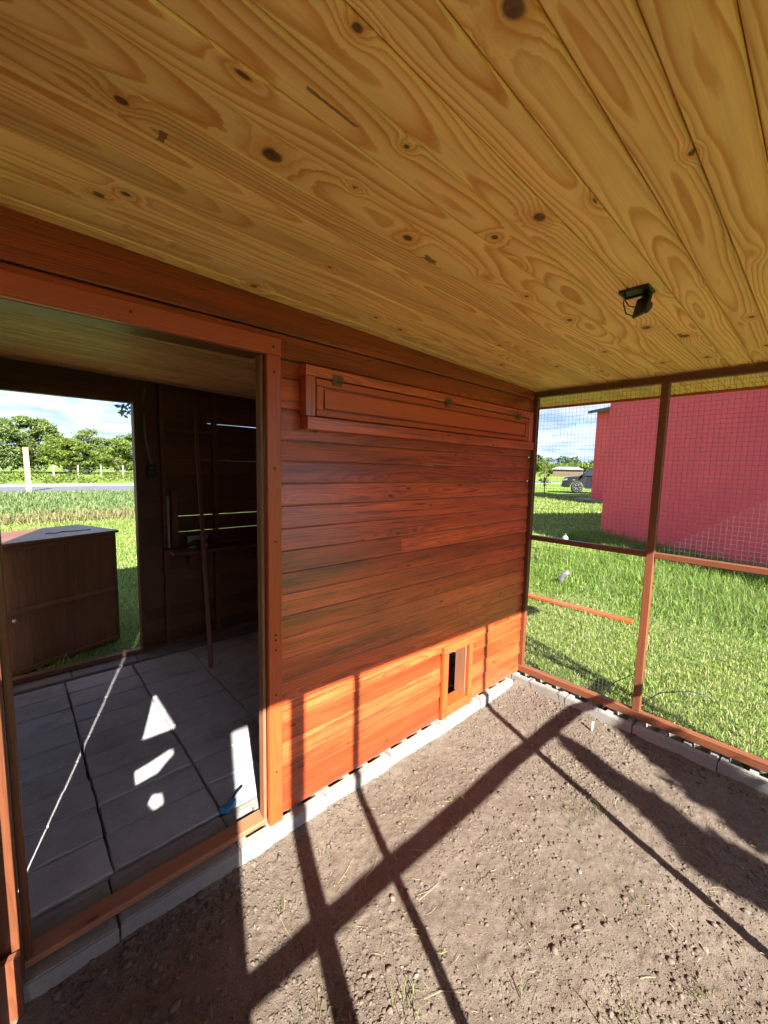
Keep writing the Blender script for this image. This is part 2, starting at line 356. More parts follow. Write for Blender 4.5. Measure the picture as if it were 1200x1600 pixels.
# clods on the soil
t = NT('soil_clod'); r = t.new('ShaderNodeNewGeometry').outputs['Random Per Island']; p = t.obj()
cc = t.ramp(r, ((0.0, (.082, .064, .05)), (.5, (.112, .089, .07)), (.95, (.145, .116, .093)), (1.0, (.19, .168, .145))))
n_ = t.noise(p, 160, 4); t.base(t.mix(1.0, cc, t.ramp(n_, ((.3, .75), (.7, 1.2))), 'MULTIPLY'), .95, .2); t.bump(n_, .7, .004); M['clod'] = t.m
bm = bmesh.new(); bmesh.ops.create_icosphere(bm, subdivisions=1, radius=1.0)
ico_v = np.array([v.co[:] for v in bm.verts]); ico_f = np.array([[v.index for v in f.verts] for f in bm.faces]); bm.free()
def clods(name, px, py, size, parent):
    N = len(px); V = ico_v[None] * (1 + rng.normal(0, .22, (N, len(ico_v), 1)))
    ang = rng.uniform(0, 6.28, N); ca, sa = np.cos(ang), np.sin(ang)
    V = V * np.stack([size * rng.uniform(.8, 1.5, N), size * rng.uniform(.7, 1.1, N), size * rng.uniform(.45, .8, N)], 1)[:, None]
    X = V[..., 0] * ca[:, None] - V[..., 1] * sa[:, None] + px[:, None]; Y = V[..., 0] * sa[:, None] + V[..., 1] * ca[:, None] + py[:, None]
    Z = V[..., 2] + soil_z(px, py)[:, None] + size[:, None] * .15
    F = (ico_f[None] + (np.arange(N) * len(ico_v))[:, None, None]).reshape(-1, 3)
    return np_mesh(name, np.stack([X, Y, Z], -1).reshape(-1, 3), F, M['clod'], parent, False)
N = 85000; px = rng.uniform(-.06, 2.56, N); py = rng.uniform(-1.9, -.05, N); dens = fbm(px * 3, py * 3, 3, 31)
k = rng.uniform(0, 1, N) < np.clip((dens - .3) * 2.0, .12, 1); px, py = px[k], py[k]
sz = np.clip(rng.lognormal(-5.95, .5, len(px)), .0012, .011)
ex = rng.uniform(0, .62, 260); ey = -.06 - rng.exponential(.07, 260); es = np.clip(rng.lognormal(-5.2, .5, 260), .0025, .013)
fx2 = 2.54 - rng.exponential(.05, 160); fy2 = rng.uniform(-1.8, -.1, 160); fs2 = np.clip(rng.lognormal(-5.1, .5, 160), .003, .014)
tag(clods('soil_clods', np.concatenate([px, ex, fx2]), np.concatenate([py, ey, fy2]), np.concatenate([sz, es, fs2]), None), 'loose brown clods and crumbs scattered over the bare soil', 'soil clods', kind='stuff')

def blade_mat(name, stops, trans=.35, rough=.55):
    t = NT(name); r = t.new('ShaderNodeNewGeometry').outputs['Random Per Island']; c = t.ramp(r, stops); t.base(c, rough, .25)
    tr = t.new('ShaderNodeBsdfTranslucent'); t.l.new(c, tr.inputs[0]); mx = t.new('ShaderNodeMixShader'); mx.inputs[0].default_value = trans
    t.l.new(t.b.outputs[0], mx.inputs[1]); t.l.new(tr.outputs[0], mx.inputs[2]); t.l.new(mx.outputs[0], t.out.inputs[0]); return t.m
def blades(name, px, py, pz, h, w, lean, mat, parent=None):
    N = len(px); a = rng.uniform(0, 6.28, N); b = a + rng.normal(0, .7, N) + 1.57
    wx, wy = np.cos(a) * w / 2, np.sin(a) * w / 2; lx, ly = np.cos(b) * lean * h, np.sin(b) * lean * h
    z1 = pz + h * .55; hz = pz + h * np.sqrt(np.maximum(1 - lean ** 2 * .8, .05))
    V = np.stack([np.stack([px - wx, py - wy, pz - .01], 1), np.stack([px + wx, py + wy, pz - .01], 1),
                  np.stack([px + lx * .35 - wx * .8, py + ly * .35 - wy * .8, z1], 1), np.stack([px + lx * .35 + wx * .8, py + ly * .35 + wy * .8, z1], 1),
                  np.stack([px + lx, py + ly, hz], 1)], 1).reshape(-1, 3)
    o = (np.arange(N) * 5)[:, None]; F = np.concatenate([o + np.array([[0, 1, 3]]), o + np.array([[0, 3, 2]]), o + np.array([[2, 3, 4]])], 0)
    return np_mesh(name, V, F, mat, parent)
M['mown'] = blade_mat('mown_grass', ((0.0, (.08, .15, .022)), (.35, (.15, .245, .045)), (.7, (.24, .32, .08)), (.86, (.38, .40, .16)), (1.0, (.46, .38, .22))))
M['tall'] = blade_mat('tall_grass', ((0.0, (.06, .125, .016)), (.4, (.125, .225, .03)), (.8, (.20, .30, .055)), (.94, (.30, .35, .11)), (1.0, (.42, .37, .2))))
M['dry'] = blade_mat('dry_grass', ((0.0, (.12, .14, .05)), (.45, (.22, .18, .085)), (.8, (.16, .19, .065)), (1.0, (.32, .26, .15))))
M['straw'] = blade_mat('straw', ((0.0, (.24, .19, .11)), (.6, (.36, .29, .17)), (1.0, (.26, .25, .09))), .1)
def scatter(n, x0, x1, y0, y1): return rng.uniform(x0, x1, n), rng.uniform(y0, y1, n)
def in_view(x, y, m=.06):
    """keep what the lens could see (with a generous margin) so that no blades are wasted"""
    d = np.stack([x, y + 1.42, np.full_like(x, -1.5)], 1) @ np.array([[RC[i][j] for j in range(3)] for i in range(3)])
    u = d[:, 0] / -d[:, 2]; v = d[:, 1] / -d[:, 2]
    return (d[:, 2] < 0) & (np.abs(u) < .935 + m + .4) & (v > -1.25 - m - .3)
# mown lawn beside the run
x, y = scatter(150000, 2.72, 5.6, -3.2, 2.2); k = in_view(x, y) & ((x < 4.75 + .35 * fbm(y * 2, y * 0, 2, 4)) | (rng.uniform(0, 1, len(x)) < .2)); x, y = x[k], y[k]
cl = fbm(x * 9, y * 9, 3, 8)
near = blades('mown_grass', x, y, np.full_like(x, -.012), rng.uniform(.018, .05, len(x)) * (.55 + cl), rng.uniform(.003, .0065, len(x)), rng.uniform(.2, .95, len(x)), M['mown'])
tag(near, 'short mown light green grass outside the wire screen', 'grass', kind='stuff')
# mown lawn in the back and to the right, farther off
x, y = scatter(130000, -2.5, 5.5, 2.13, 12.5); k = (x / (y + 1.42) > -.12) & (x / (y + 1.42) < .36); x, y = x[k], y[k]
k = rng.uniform(0, 1, len(x)) < np.clip(5.5 / (y + 1), .25, 1); x, y = x[k], y[k]; g = 1 + (y - 2) * .10
tag(blades('mown_grass', x, y, np.full_like(x, -.012), rng.uniform(.02, .055, len(x)) * np.sqrt(g), rng.uniform(.004, .008, len(x)) * g, rng.uniform(.2, .95, len(x)), M['mown']),
    'short mown grass behind the hut, seen through the back opening', 'grass', kind='stuff')
x, y = scatter(90000, 5.5, 26, 1.2, 14); k = (np.abs(y + 1.42 - x * .43) < x * .12); x, y = x[k], y[k]; k = rng.uniform(0, 1, len(x)) < np.clip(9 / x, .15, 1); x, y = x[k], y[k]; g = x / 6
tag(blades('mown_grass', x, y, np.full_like(x, -.012), rng.uniform(.03, .06, len(x)) * np.sqrt(g), rng.uniform(.006, .011, len(x)) * g, rng.uniform(.2, .95, len(x)), M['mown']),
    'sunny mown lawn beyond the corner of the red house', 'grass', kind='stuff')
# tall grass along the red house
A0 = np.array((9.9, 2.07)); U0 = np.array((-.505, -.863)); V0 = np.array((.863, -.505))
x, y = scatter(230000, 4.4, 10.2, -6.0, 2.6)
dist = (x - A0[0]) * -V0[0] + (y - A0[1]) * -V0[1]; along = (x - A0[0]) * U0[0] + (y - A0[1]) * U0[1]
edge = 4.5 + .9 * (fbm(y * 1.3, y * 0 + 2, 2, 14) - .3) + rng.exponential(.25, len(y)) + np.maximum(-y - .6, 0) * .05
k = (dist > .02) & (x > edge) & (along > -.6 + .7 * fbm(x * 1.5, y * 1.5, 2, 77)) & in_view(x, y); k &= (y + 1.42) / x < .50
k &= ~((y + 1.42 > x * .345) & (x > 7.6) & (dist > .8)); x, y, dist = x[k], y[k], dist[k]
hh = (.10 + .17 * fbm(x * 1.8, y * 1.8, 3, 40) + .12 * np.exp(-dist / .8)) * rng.uniform(.45, 1.25, len(x)) * np.clip((x - 4.35) * .55, .18, 1) * np.where(rng.uniform(0, 1, len(x)) < .5, .6, 1)
tag(blades('tall_grass', x, y, np.full_like(x, -.012), hh, rng.uniform(.004, .009, len(x)), rng.uniform(.15, .9, len(x)), M['tall']), 'lush tall green grass growing along the red house', 'grass', kind='stuff')
x, y = scatter(700, 7.0, 10.0, -4.5, 2.4); dist = (x - A0[0]) * -V0[0] + (y - A0[1]) * -V0[1]; k = (dist > .05) & (dist < .7); x, y = x[k], y[k]
tag(blades('seed_stalks', x, y, np.full_like(x, 0), rng.uniform(.25, .5, len(x)), rng.uniform(.006, .012, len(x)), rng.uniform(.1, .5, len(x)), M['dry']), 'pale seed stalks standing above the tall grass at the red wall', 'grass', kind='stuff')
# dry strip and rough grass behind
x, y = scatter(9000, -4, 8, 11.2, 13.3); tag(blades('dry_grass', x, y, np.full_like(x, 0), rng.uniform(.05, .3, len(x)) * (.3 + fbm(x, y, 3, 61)), rng.uniform(.015, .03, len(x)), rng.uniform(.2, .9, len(x)), M['dry']), 'strip of dry straw coloured grass across the back lawn', 'grass', kind='stuff')
M['rough'] = blade_mat('rough_grass', ((0.0, (.07, .13, .035)), (.5, (.12, .18, .06)), (1.0, (.20, .24, .11))))
x, y = scatter(26000, -5, 10, 13, 23); tag(blades('rough_grass', x, y, np.full_like(x, 0), rng.uniform(.06, .22, len(x)), rng.uniform(.02, .045, len(x)), rng.uniform(.2, .9, len(x)), M['rough']), 'rough pale grass between the dry strip and the grey road', 'grass', kind='stuff')
# straw and weeds on the soil
N = 1100; px, py = scatter(N, 0, 2.5, -1.9, -.08); dens = fbm(px * 2.2, py * 2.2, 2, 90); k = rng.uniform(0, 1, N) < np.clip((dens - .25) * 2, .1, 1); px, py = px[k], py[k]
parts = []
for X, Y in zip(px, py):
    L = float(np.clip(rng.lognormal(-3.5, .6), .01, .11)); a = rng.uniform(0, 6.28); z = float(soil_z(np.array([X]), np.array([Y]))[0]); cu = rng.normal(0, .35)
    pts = []
    for s in (-.5, 0, .5):
        pts.append((X + math.cos(a + cu * s) * L * s, Y + math.sin(a + cu * s) * L * s, z + .004 + rng.uniform(0, .006) + abs(s) * .006 * (rng.uniform() < .4)))
    parts.append(tube_geo(pts, [.0006, .0008, .0004], 3, False))
V, F = merge(parts); st = mesh_obj('straw_bits', V, F, M['straw']); tag(st, 'dry straw and grass stems strewn over the soil', 'straw', kind='stuff')
M['weed'] = blade_mat('weed', ((0.0, (.07, .11, .025)), (.6, (.13, .16, .05)), (1.0, (.24, .21, .11))))
WEEDS = [(.60, -.30, .05), (1.30, -.30, .05), (1.42, -.40, .07), (.75, -.75, .07), (1.0, -.95, .08), (1.2, -.85, .06), (1.75, -.8, .10), (1.85, -.85, .07), (1.55, -1.1, .06),
         (.30, -.42, .08), (.1, -.35, .08), (.2, -.8, .07), (1.15, -1.2, .09), (1.4, -1.3, .06), (.55, -.6, .05), (2.0, -1.15, .06), (.85, -.22, .04), (2.45, -.9, .05)]
bx, by, bh = [], [], []
for (X, Y, s) in WEEDS:
    n = random.randint(8, 22); bx += list(rng.normal(X, s * .35, n)); by += list(rng.normal(Y, s * .3, n)); bh += list(rng.uniform(.25, 1.0, n) * s)
bx, by, bh = map(np.array, (bx, by, bh)); by = np.minimum(by, -.06)
tag(blades('soil_weeds', bx, by, soil_z(bx, by), bh, rng.uniform(.0015, .0035, len(bx)), rng.uniform(.3, .95, len(bx)), M['weed']), 'sparse wilting grass tufts sprouting from the soil', 'weeds', kind='stuff')

# ------------------------------------------------------------------ footing of hollow blocks
footing = thing('footing', 'low footing of grey hollow concrete blocks round the run', kind='structure')
def block_mesh(L, W, Hh, cells=2, wall=.024, flush=0.0):
    """hollow block: open cells in the top, local X is the length"""
    bm = bmesh.new(); a, b = L / 2, W / 2
    ts = [-a] + sum([[-a + wall + i * (L - wall) / cells, -a + (i + 1) * (L - wall) / cells] for i in range(cells)], []) + [a]
    ys = [-b, -b + wall, b - wall, b]; g = {}
    def vv(x, y, z):
        k = (round(x, 5), round(y, 5), round(z, 5))
        if k not in g: g[k] = bm.verts.new((x, y, z))
        return g[k]
    for i in range(len(ts) - 1):
        for j in range(3):
            x0, x1, y0, y1 = ts[i], ts[i + 1], ys[j], ys[j + 1]
            if j == 1 and i % 2 == 1:
                d = Hh * .55; q = [(x0, y0), (x1, y0), (x1, y1), (x0, y1)]
                for k in range(4):
                    (p, r_), (s, u) = q[k], q[(k + 1) % 4]; bm.faces.new((vv(s, u, Hh), vv(p, r_, Hh), vv(p, r_, Hh - d), vv(s, u, Hh - d)))
                bm.faces.new([vv(px_, py_, Hh - d) for px_, py_ in q])
            else: bm.faces.new((vv(x0, y0, Hh), vv(x1, y0, Hh), vv(x1, y1, Hh), vv(x0, y1, Hh)))
    for i in range(len(ts) - 1):
        bm.faces.new((vv(ts[i], -b, 0), vv(ts[i + 1], -b, 0), vv(ts[i + 1], -b, Hh), vv(ts[i], -b, Hh))); bm.faces.new((vv(ts[i + 1], b, 0), vv(ts[i], b, 0), vv(ts[i], b, Hh), vv(ts[i + 1], b, Hh)))
    for j in range(3):
        bm.faces.new((vv(-a, ys[j + 1], 0), vv(-a, ys[j], 0), vv(-a, ys[j], Hh), vv(-a, ys[j + 1], Hh))); bm.faces.new((vv(a, ys[j], 0), vv(a, ys[j + 1], 0), vv(a, ys[j + 1], Hh), vv(a, ys[j], Hh)))
    bmesh.ops.recalc_face_normals(bm, faces=bm.faces)
    ed = [e for e in bm.edges if abs(e.verts[0].co.z - Hh) < 1e-4 and abs(e.verts[1].co.z - Hh) < 1e-4 and e.calc_face_angle(0) > 1 and (abs(abs(e.verts[0].co.y) - b) < 1e-4 and abs(abs(e.verts[1].co.y) - b) < 1e-4 or abs(abs(e.verts[0].co.x) - a) < 1e-4 and abs(abs(e.verts[1].co.x) - a) < 1e-4)]
    bmesh.ops.bevel(bm, geom=ed, offset=.005, segments=2, affect='EDGES')
    me = bpy.data.meshes.new('concrete_block'); bm.to_mesh(me); bm.free(); me.materials.append(M['block']); return me
bme = block_mesh(.380, .20, .185, 3, .033)
bms = block_mesh(.380, .20, .185, 3, .024)
for v in bms.vertices:
    if v.co.z < .17 and abs(v.co.y) < .09 and v.co.z > .03: v.co.z = .181 if True else v.co.z
def put(name, me, loc, rot, parent):
    o = bpy.data.objects.new(name, me); link(o, parent); o.location = loc; o.rotation_euler = rot; return o
xb = [.18 + .3855 * i for i in range(-1, 6)]
for i, X in enumerate(xb):
    put('concrete_block', bms if i < 2 else bme, (X + .1925, .044 + random.uniform(-.004, .004), -.112 + random.uniform(-.003, .003)), (random.uniform(-.008, .008), 0, random.uniform(-.008, .008)), footing)
for i in range(6):
    Y = -.19 - .3855 * i
    put('concrete_block', bme, (2.668 + random.uniform(-.004, .004), Y, -.118 + random.uniform(-.003, .003)), (0, random.uniform(-.01, .01), math.pi / 2 + random.uniform(-.008, .008)), footing)
put('concrete_block', bme, (2.668, .20, -.118), (0, 0, math.pi / 2), footing)
for i in range(7):
    put('concrete_block', bms, (.05 + .3855 * i, 1.96, -.112), (0, 0, 0), footing)

# ------------------------------------------------------------------ paved floor
t = NT('sand_bed'); p = t.pos(); t.base(t.mix(t.noise(p, 30, 4), (.05, .045, .04), (.12, .1, .08)), .95); M['sand'] = t.m
pf = mesh_obj('paved_floor', [(-.14, .14, .028), (2.6, .14, .028), (2.6, 1.88, .028), (-.14, 1.88, .028)], [(0, 1, 2, 3)], M['sand']); tag(pf, kind='structure')
def paver_mesh(seed):
    r_ = random.Random(seed); L, W = .371, .1775; bm = bmesh.new(); n, m = 9, 3; top = []; bot = []
    ring = [(-L / 2 + L * i / n, -W / 2) for i in range(n)] + [(L / 2, -W / 2 + W * i / m) for i in range(m)] + [(L / 2 - L * i / n, W / 2) for i in range(n)] + [(-L / 2, W / 2 - W * i / m) for i in range(m)]
    for x, y in ring:
        jx, jy = r_.uniform(-.0025, .0025), r_.uniform(-.0035, .0035)
        bot.append(bm.verts.new((x + jx, y + jy, -.05))); top.append((x + jx, y + jy))
    mid = [bm.verts.new((x, y, .034 + r_.uniform(-.001, .001))) for x, y in top]; ins = [bm.verts.new((x * .984, y * .968, .04)) for x, y in top]
    k = len(ring)
    for i in range(k):
        j = (i + 1) % k; bm.faces.new((bot[i], bot[j], mid[j], mid[i])); bm.faces.new((mid[i], mid[j], ins[j], ins[i]))
    bm.faces.new(ins); me = bpy.data.meshes.new('paver'); bm.to_mesh(me); bm.free(); me.materials.append(M['paver']); return me
pms = [paver_mesh(s) for s in range(5)]
for r_ in range(10):
    for c_ in range(-1, 7):
        X = .01 + c_ * .3795; Y = .247 + r_ * .1852
        if X > 2.5 or Y > 1.9 or X < -.2 + .0: 
            if c_ != -1 or True:
                if X > 2.5 or Y > 1.9: continue
        if X - .19 < -.5: continue
        put('paver', random.choice(pms), (X + random.uniform(-.003, .003), Y + random.uniform(-.003, .003), .033 + random.uniform(-.003, .003)), (random.uniform(-.012, .012), random.uniform(-.008, .008), random.uniform(-.008, .008) + (math.pi if random.random() < .5 else 0)), pf)

# ------------------------------------------------------------------ roof with pine ceiling
CZ = lambda x: 2.105 - .029 * x
sl = math.atan(.029)
roof = thing('plank_roof', 'sloping roof with a knotty yellow pine plank ceiling over hut and run', 'roof')
RX0, RX1 = -.2, 3.2; RL = RX1 - RX0; xm = (RX0 + RX1) / 2
pitch = .0866; y0 = -1.022 - 12 * pitch
STAINS = ((.905, -.60, .045, .022), (.245, -.525, .012, .030), (2.0, -.955, .05, .012), (.43, -.80, .09, .006))
prof = ((-.0425, .012), (-.0425, .005), (-.0388, 0.0), (.0395, 0.0), (.0425, .004), (.0425, .012))
pm = prism_mesh('ceiling_board', RL / math.cos(sl), prof, M['pine'])
k = 0; Y = y0
while Y < 2.30:
    kn = [q_ for q_ in KN if Y - .012 < q_[1] < Y + pitch + .012]; stn = [q_ for q_ in STAINS if Y - q_[3] < q_[1] < Y + pitch + q_[3]]; pmb = pm
    if kn or stn: pmb = pm.copy(); pmb.materials[0] = pine('pine_board', kn, stn)
    o = bpy.data.objects.new('ceiling_board', pmb); link(o, roof); dz = random.uniform(-.0007, .0007)
    o.matrix_world = Matrix.Translation((xm, Y + pitch / 2, CZ(xm) + dz)) @ Matrix.Rotation(sl, 4, 'Y') @ Matrix.Rotation(math.pi if random.random() < .5 else 0, 4, 'Z')
    Y += pitch
o = bar('roof_sheet', (RX0, .13, CZ(RX0) + .075), (RX1, .13, CZ(RX1) + .075), 2.33 * 2 - .2, .10, M['roofsheet'], roof, (0, 0, 1), .004)
bar('fascia_board', (RX1 + .012, -2.08, CZ(RX1) + .05), (RX1 + .012, 2.34, CZ(RX1) + .05), .02, .13, M['trim'], roof)

# ------------------------------------------------------------------ hut
hut = thing('wooden_hut', 'stained orange brown timber hut with lap siding and an open doorway', 'hut')
def studs(name, pieces):
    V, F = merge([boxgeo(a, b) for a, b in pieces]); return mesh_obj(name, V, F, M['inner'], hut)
fw = studs('front_wall', [((.70, .004, .1), (.745, .045, 2.10)), ((1.30, .004, .1), (1.345, .045, 2.08)), ((2.55, .004, .1), (2.595, .045, 2.05)), ((2.04, .004, .1), (2.075, .045, 2.06)), ((1.70, .004, .1), (1.745, .045, 2.07)), ((-.135, .004, .1), (-.09, .045, 2.11)), ((-.088, .004, 1.94), (.698, .045, 2.08)), ((.747, .004, .078), (1.298, .045, .1)), ((1.347, .004, .078), (2.548, .045, .1))])
def lap(name, x0, x1, z0, z1, parent, mat, y=0.0, face=-1, over=.012):
    h = z1 - z0 + over; a, b = .021, .012
    if face < 0 and over > 0: h -= over; prof = ((-a + .003, 0), (-.004, 0), (-.004, -.001), (0, -.001), (0, h - .002), (-.0035, h - .002), (-.0035, h - .0045), (-b, h - .0045), (-b - .001, h - .007), (-a, .004))
    elif face < 0: prof = ((-a + .002, 0), (0, 0), (0, h), (-b, h), (-a, .003))
    else: prof = ((0, 0), (a - .002, 0), (a, .003), (b, h), (0, h))
    me = prism_mesh(name, x1 - x0, prof, mat); o = bpy.data.objects.new(name, me); link(o, parent)
    o.location = ((x0 + x1) / 2, y + random.uniform(-.001, .001), z0); o.rotation_euler = (random.uniform(-.006, .006), 0, random.uniform(-.0006, .0006)); return o
SE = [.081, .209, .297, .385, .472, .56, .648, .736, .824, .911, 1.001, 1.087, 1.174, 1.262, 1.349, 1.435, 1.52, 1.596, 1.712, 1.824, 1.89, 1.979, 2.12]
for i in range(len(SE) - 1):
    z0, z1 = SE[i], SE[i + 1]
    if z1 < .48:
        lap('siding_board', .70, 1.778, z0, z1, fw, M['siding']); lap('siding_board', 1.99, 2.6185, z0, z1, fw, M['siding'])
    elif z0 < 1.88:
        if i == 11: lap('siding_board', .70, 1.405, z0, z1, fw, M['siding']); lap('siding_board', 1.4065, 2.6185, z0, z1, fw, M['siding'])
        elif i == 6: lap('siding_board', .70, 1.88, z0, z1, fw, M['siding']); lap('siding_board', 1.8815, 2.6185, z0, z1, fw, M['siding'])
        else: lap('siding_board', .70, 2.6185, z0, z1, fw, M['siding'])
    elif z0 < 1.9: lap('siding_board', -.13, .55, z0, z1, fw, M['siding']); lap('siding_board', .551, 2.6185, z0, z1, fw, M['siding'])
    elif z0 < 2.0 and z1 < 2.0: lap('siding_board', -.13, 1.13, z0, z1, fw, M['siding']); lap('siding_board', 1.1315, 2.6185, z0, z1, fw, M['siding'])
    else: lap('siding_board', -.13, 2.6185, z0, z1, fw, M['siding'], over=0)
# front of the hut left of the doorway
for i in range(len(SE) - 3): lap('siding_board', -.135, -.085, SE[i], SE[i + 1], fw, M['siding'])
nv, nf_ = tube_geo([(0, 0, 0), (0, -.0012, 0)], .0024, 6); _n = mesh_obj('nail', nv, nf_, M['screw']); nail_me = _n.data; bpy.data.objects.remove(_n)
for i in range(len(SE) - 2):
    for X in (.775, 1.322, 2.058, 2.572):
        if SE[i] < .5 and 1.7 < X < 2.03: continue
        if 1.62 < SE[i] < 1.83 and X < 2.55 and X > .83: continue
        o = bpy.data.objects.new('nail', nail_me); link(o, fw); o.location = (X + random.uniform(-.008, .008), -.0185, SE[i] + random.uniform(.024, .032))
def sub(o, parent):
    o.parent = parent; o.matrix_parent_inverse = parent.matrix_basis.inverted(); return o
_sc = {}
def screws(parent, pts, r=.0045):
    if r not in _sc:
        V, F = tube_geo([(0, 0, 0), (0, -.0016, 0)], r, 8); o_ = mesh_obj('screw', V, F, M['screw']); _sc[r] = o_.data; bpy.data.objects.remove(o_)
    for q_ in pts:
        o_ = bpy.data.objects.new('screw', _sc[r]); col.objects.link(o_); o_.location = q_; sub(o_, parent)
dfm = bar('door_frame', (-.088, -.033, 1.919), (.745, -.033, 1.919), .024, .062, M['trim'], hut, (0, 0, 1), .004)
sub(box('trim_board', (.690, -.044, .079), (.746, -.021, 1.886), M['trim']), dfm)
sub(box('trim_board', (-.098, -.044, .079), (-.042, -.021, 1.886), M['frame']), dfm)
sub(box('foot_board', (-.105, -.080, -.03), (-.046, -.060, .19), M['frame']), dfm)
sub(box('jamb', (.677, -.020, .102), (.6895, .020, 1.886), M['raw']), dfm)
sub(box('jamb', (-.041, -.020, .112), (-.022, .075, 1.886), M['frame']), dfm)
sub(box('head_jamb', (-.041, -.019, 1.888), (.689, .075, 1.908), M['frame']), dfm)
sub(box('threshold', (-.040, -.020, .078), (.688, .044, .100), M['raw']), dfm)
screws(dfm, [(.718, -.0445, z) for z in (1.83, 1.49, 1.22, .86, .84, .80, .62, .30)] + [(.28, -.0455, 1.92), (.715, -.0455, 1.915)])
# pop hole with its frame
pf_ = box('pop_hole_frame', (1.745, -.043, .463), (2.02, -.020, .508), M['trim'], hut)
sub(box('trim_board', (1.745, -.043, .082), (1.79, -.020, .461), M['trim']), pf_)
sub(box('trim_board', (1.985, -.043, .082), (2.02, -.020, .461), M['trim']), pf_)
sub(box('sill', (1.792, -.041, .082), (1.983, .05, .138), M['trim']), pf_)
sub(box('jamb', (1.982, -.019, .14), (1.998, .06, .462), M['raw']), pf_)
sub(box('jamb', (1.772, -.019, .14), (1.788, .06, .462), M['frame']), pf_)
screws(pf_, [(1.767, -.0435, .49), (2.0, -.0435, .49), (1.767, -.0435, .33), (2.0, -.0435, .33), (1.767, -.0435, .13), (2.0, -.0435, .13)], .004)
# flap shutter
sh = box('shutter', (.884, -.046, 1.690), (2.496, -.032, 1.836), M['siding'], hut)
fr = [((.835, -.066, 1.838), (2.535, -.020, 1.876)), ((.835, -.064, 1.690), (.880, -.020, 1.836)), ((2.500, -.064, 1.690), (2.545, -.020, 1.836)), ((.840, -.072, 1.640), (2.550, -.020, 1.687))]
for a, b in fr: sub(box('casing', a, b, M['siding']), sh)
for a, b in [((.886, -.060, 1.806), (2.494, -.0465, 1.834)), ((.886, -.060, 1.692), (2.494, -.0465, 1.716)), ((.886, -.060, 1.718), (.918, -.0465, 1.804)), ((2.464, -.060, 1.718), (2.494, -.0465, 1.804))]: sub(box('rail', a, b, M['trim']), sh)
sub(box('panel', (.926, -.056, 1.724), (2.457, -.0465, 1.798), M['trim'], None, .006), sh)
for X in (.981, 1.67, 2.354):
    V, F = merge([boxgeo((X - .024, -.0685, 1.838), (X + .024, -.0665, 1.857)), boxgeo((X - .024, -.0625, 1.815), (X + .024, -.0602, 1.833)), tube_geo([(X - .028, -.069, 1.836), (X + .028, -.069, 1.836)], .004, 8)] +
                 [tube_geo([(X + dx, -.0684, z), (X + dx, -.0700, z)], .004, 6) for dx in (-.018, .018) for z in (1.848,)] + [tube_geo([(X + dx, -.0624, z), (X + dx, -.0640, z)], .004, 6) for dx in (-.018, .018) for z in (1.821,)])
    sub(mesh_obj('hinge', V, F, M['brass'], None), sh)
# back wall: studs, boards with gaps that let daylight through, opening
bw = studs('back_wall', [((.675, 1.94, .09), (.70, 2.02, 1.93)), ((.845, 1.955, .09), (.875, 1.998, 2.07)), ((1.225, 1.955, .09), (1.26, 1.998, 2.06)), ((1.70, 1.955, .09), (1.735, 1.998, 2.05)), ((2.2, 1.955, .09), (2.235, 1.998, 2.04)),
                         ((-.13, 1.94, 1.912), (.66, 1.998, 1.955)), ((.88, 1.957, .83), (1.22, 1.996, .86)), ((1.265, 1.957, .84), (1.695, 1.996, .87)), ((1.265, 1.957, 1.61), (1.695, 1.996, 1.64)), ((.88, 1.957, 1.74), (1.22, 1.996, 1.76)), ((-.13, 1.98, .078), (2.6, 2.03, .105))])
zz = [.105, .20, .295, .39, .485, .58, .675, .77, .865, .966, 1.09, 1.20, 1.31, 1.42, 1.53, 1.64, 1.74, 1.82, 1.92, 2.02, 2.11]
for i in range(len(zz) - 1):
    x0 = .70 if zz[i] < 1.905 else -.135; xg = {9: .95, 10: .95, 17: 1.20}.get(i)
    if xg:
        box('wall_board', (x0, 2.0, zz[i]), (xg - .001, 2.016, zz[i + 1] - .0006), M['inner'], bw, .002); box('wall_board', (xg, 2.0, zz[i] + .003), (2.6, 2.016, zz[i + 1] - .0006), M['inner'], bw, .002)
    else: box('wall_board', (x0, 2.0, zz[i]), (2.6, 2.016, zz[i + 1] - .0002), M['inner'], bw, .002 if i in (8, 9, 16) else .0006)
# side walls
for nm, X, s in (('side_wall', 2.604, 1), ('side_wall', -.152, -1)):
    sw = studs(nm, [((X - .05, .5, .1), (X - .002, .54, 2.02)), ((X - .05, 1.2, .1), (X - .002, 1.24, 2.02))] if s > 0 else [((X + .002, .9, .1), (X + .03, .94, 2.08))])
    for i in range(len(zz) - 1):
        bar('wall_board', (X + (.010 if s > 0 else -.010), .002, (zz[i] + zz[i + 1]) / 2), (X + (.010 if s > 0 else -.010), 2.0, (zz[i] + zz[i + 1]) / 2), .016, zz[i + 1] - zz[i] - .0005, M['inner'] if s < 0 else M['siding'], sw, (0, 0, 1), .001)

# ------------------------------------------------------------------ end wall of the run (left of the lens, throws the shade on the doorway)
ew = thing('run_end_wall', 'plank end wall at the left side of the run beside the doorway', 'wall')
XE = -.112
def evert(y0, y1, z0, z1): box('wall_board', (XE - .006, y0, z0), (XE + .006, y1, z1), M['siding'], ew, .002)
evert(-.165, -.0205, .0, 2.09)
ys = [-.238, -.32, -.42, -.52]
for i in range(len(ys) - 1): evert(ys[i + 1], ys[i] - .001, 0, 2.09)
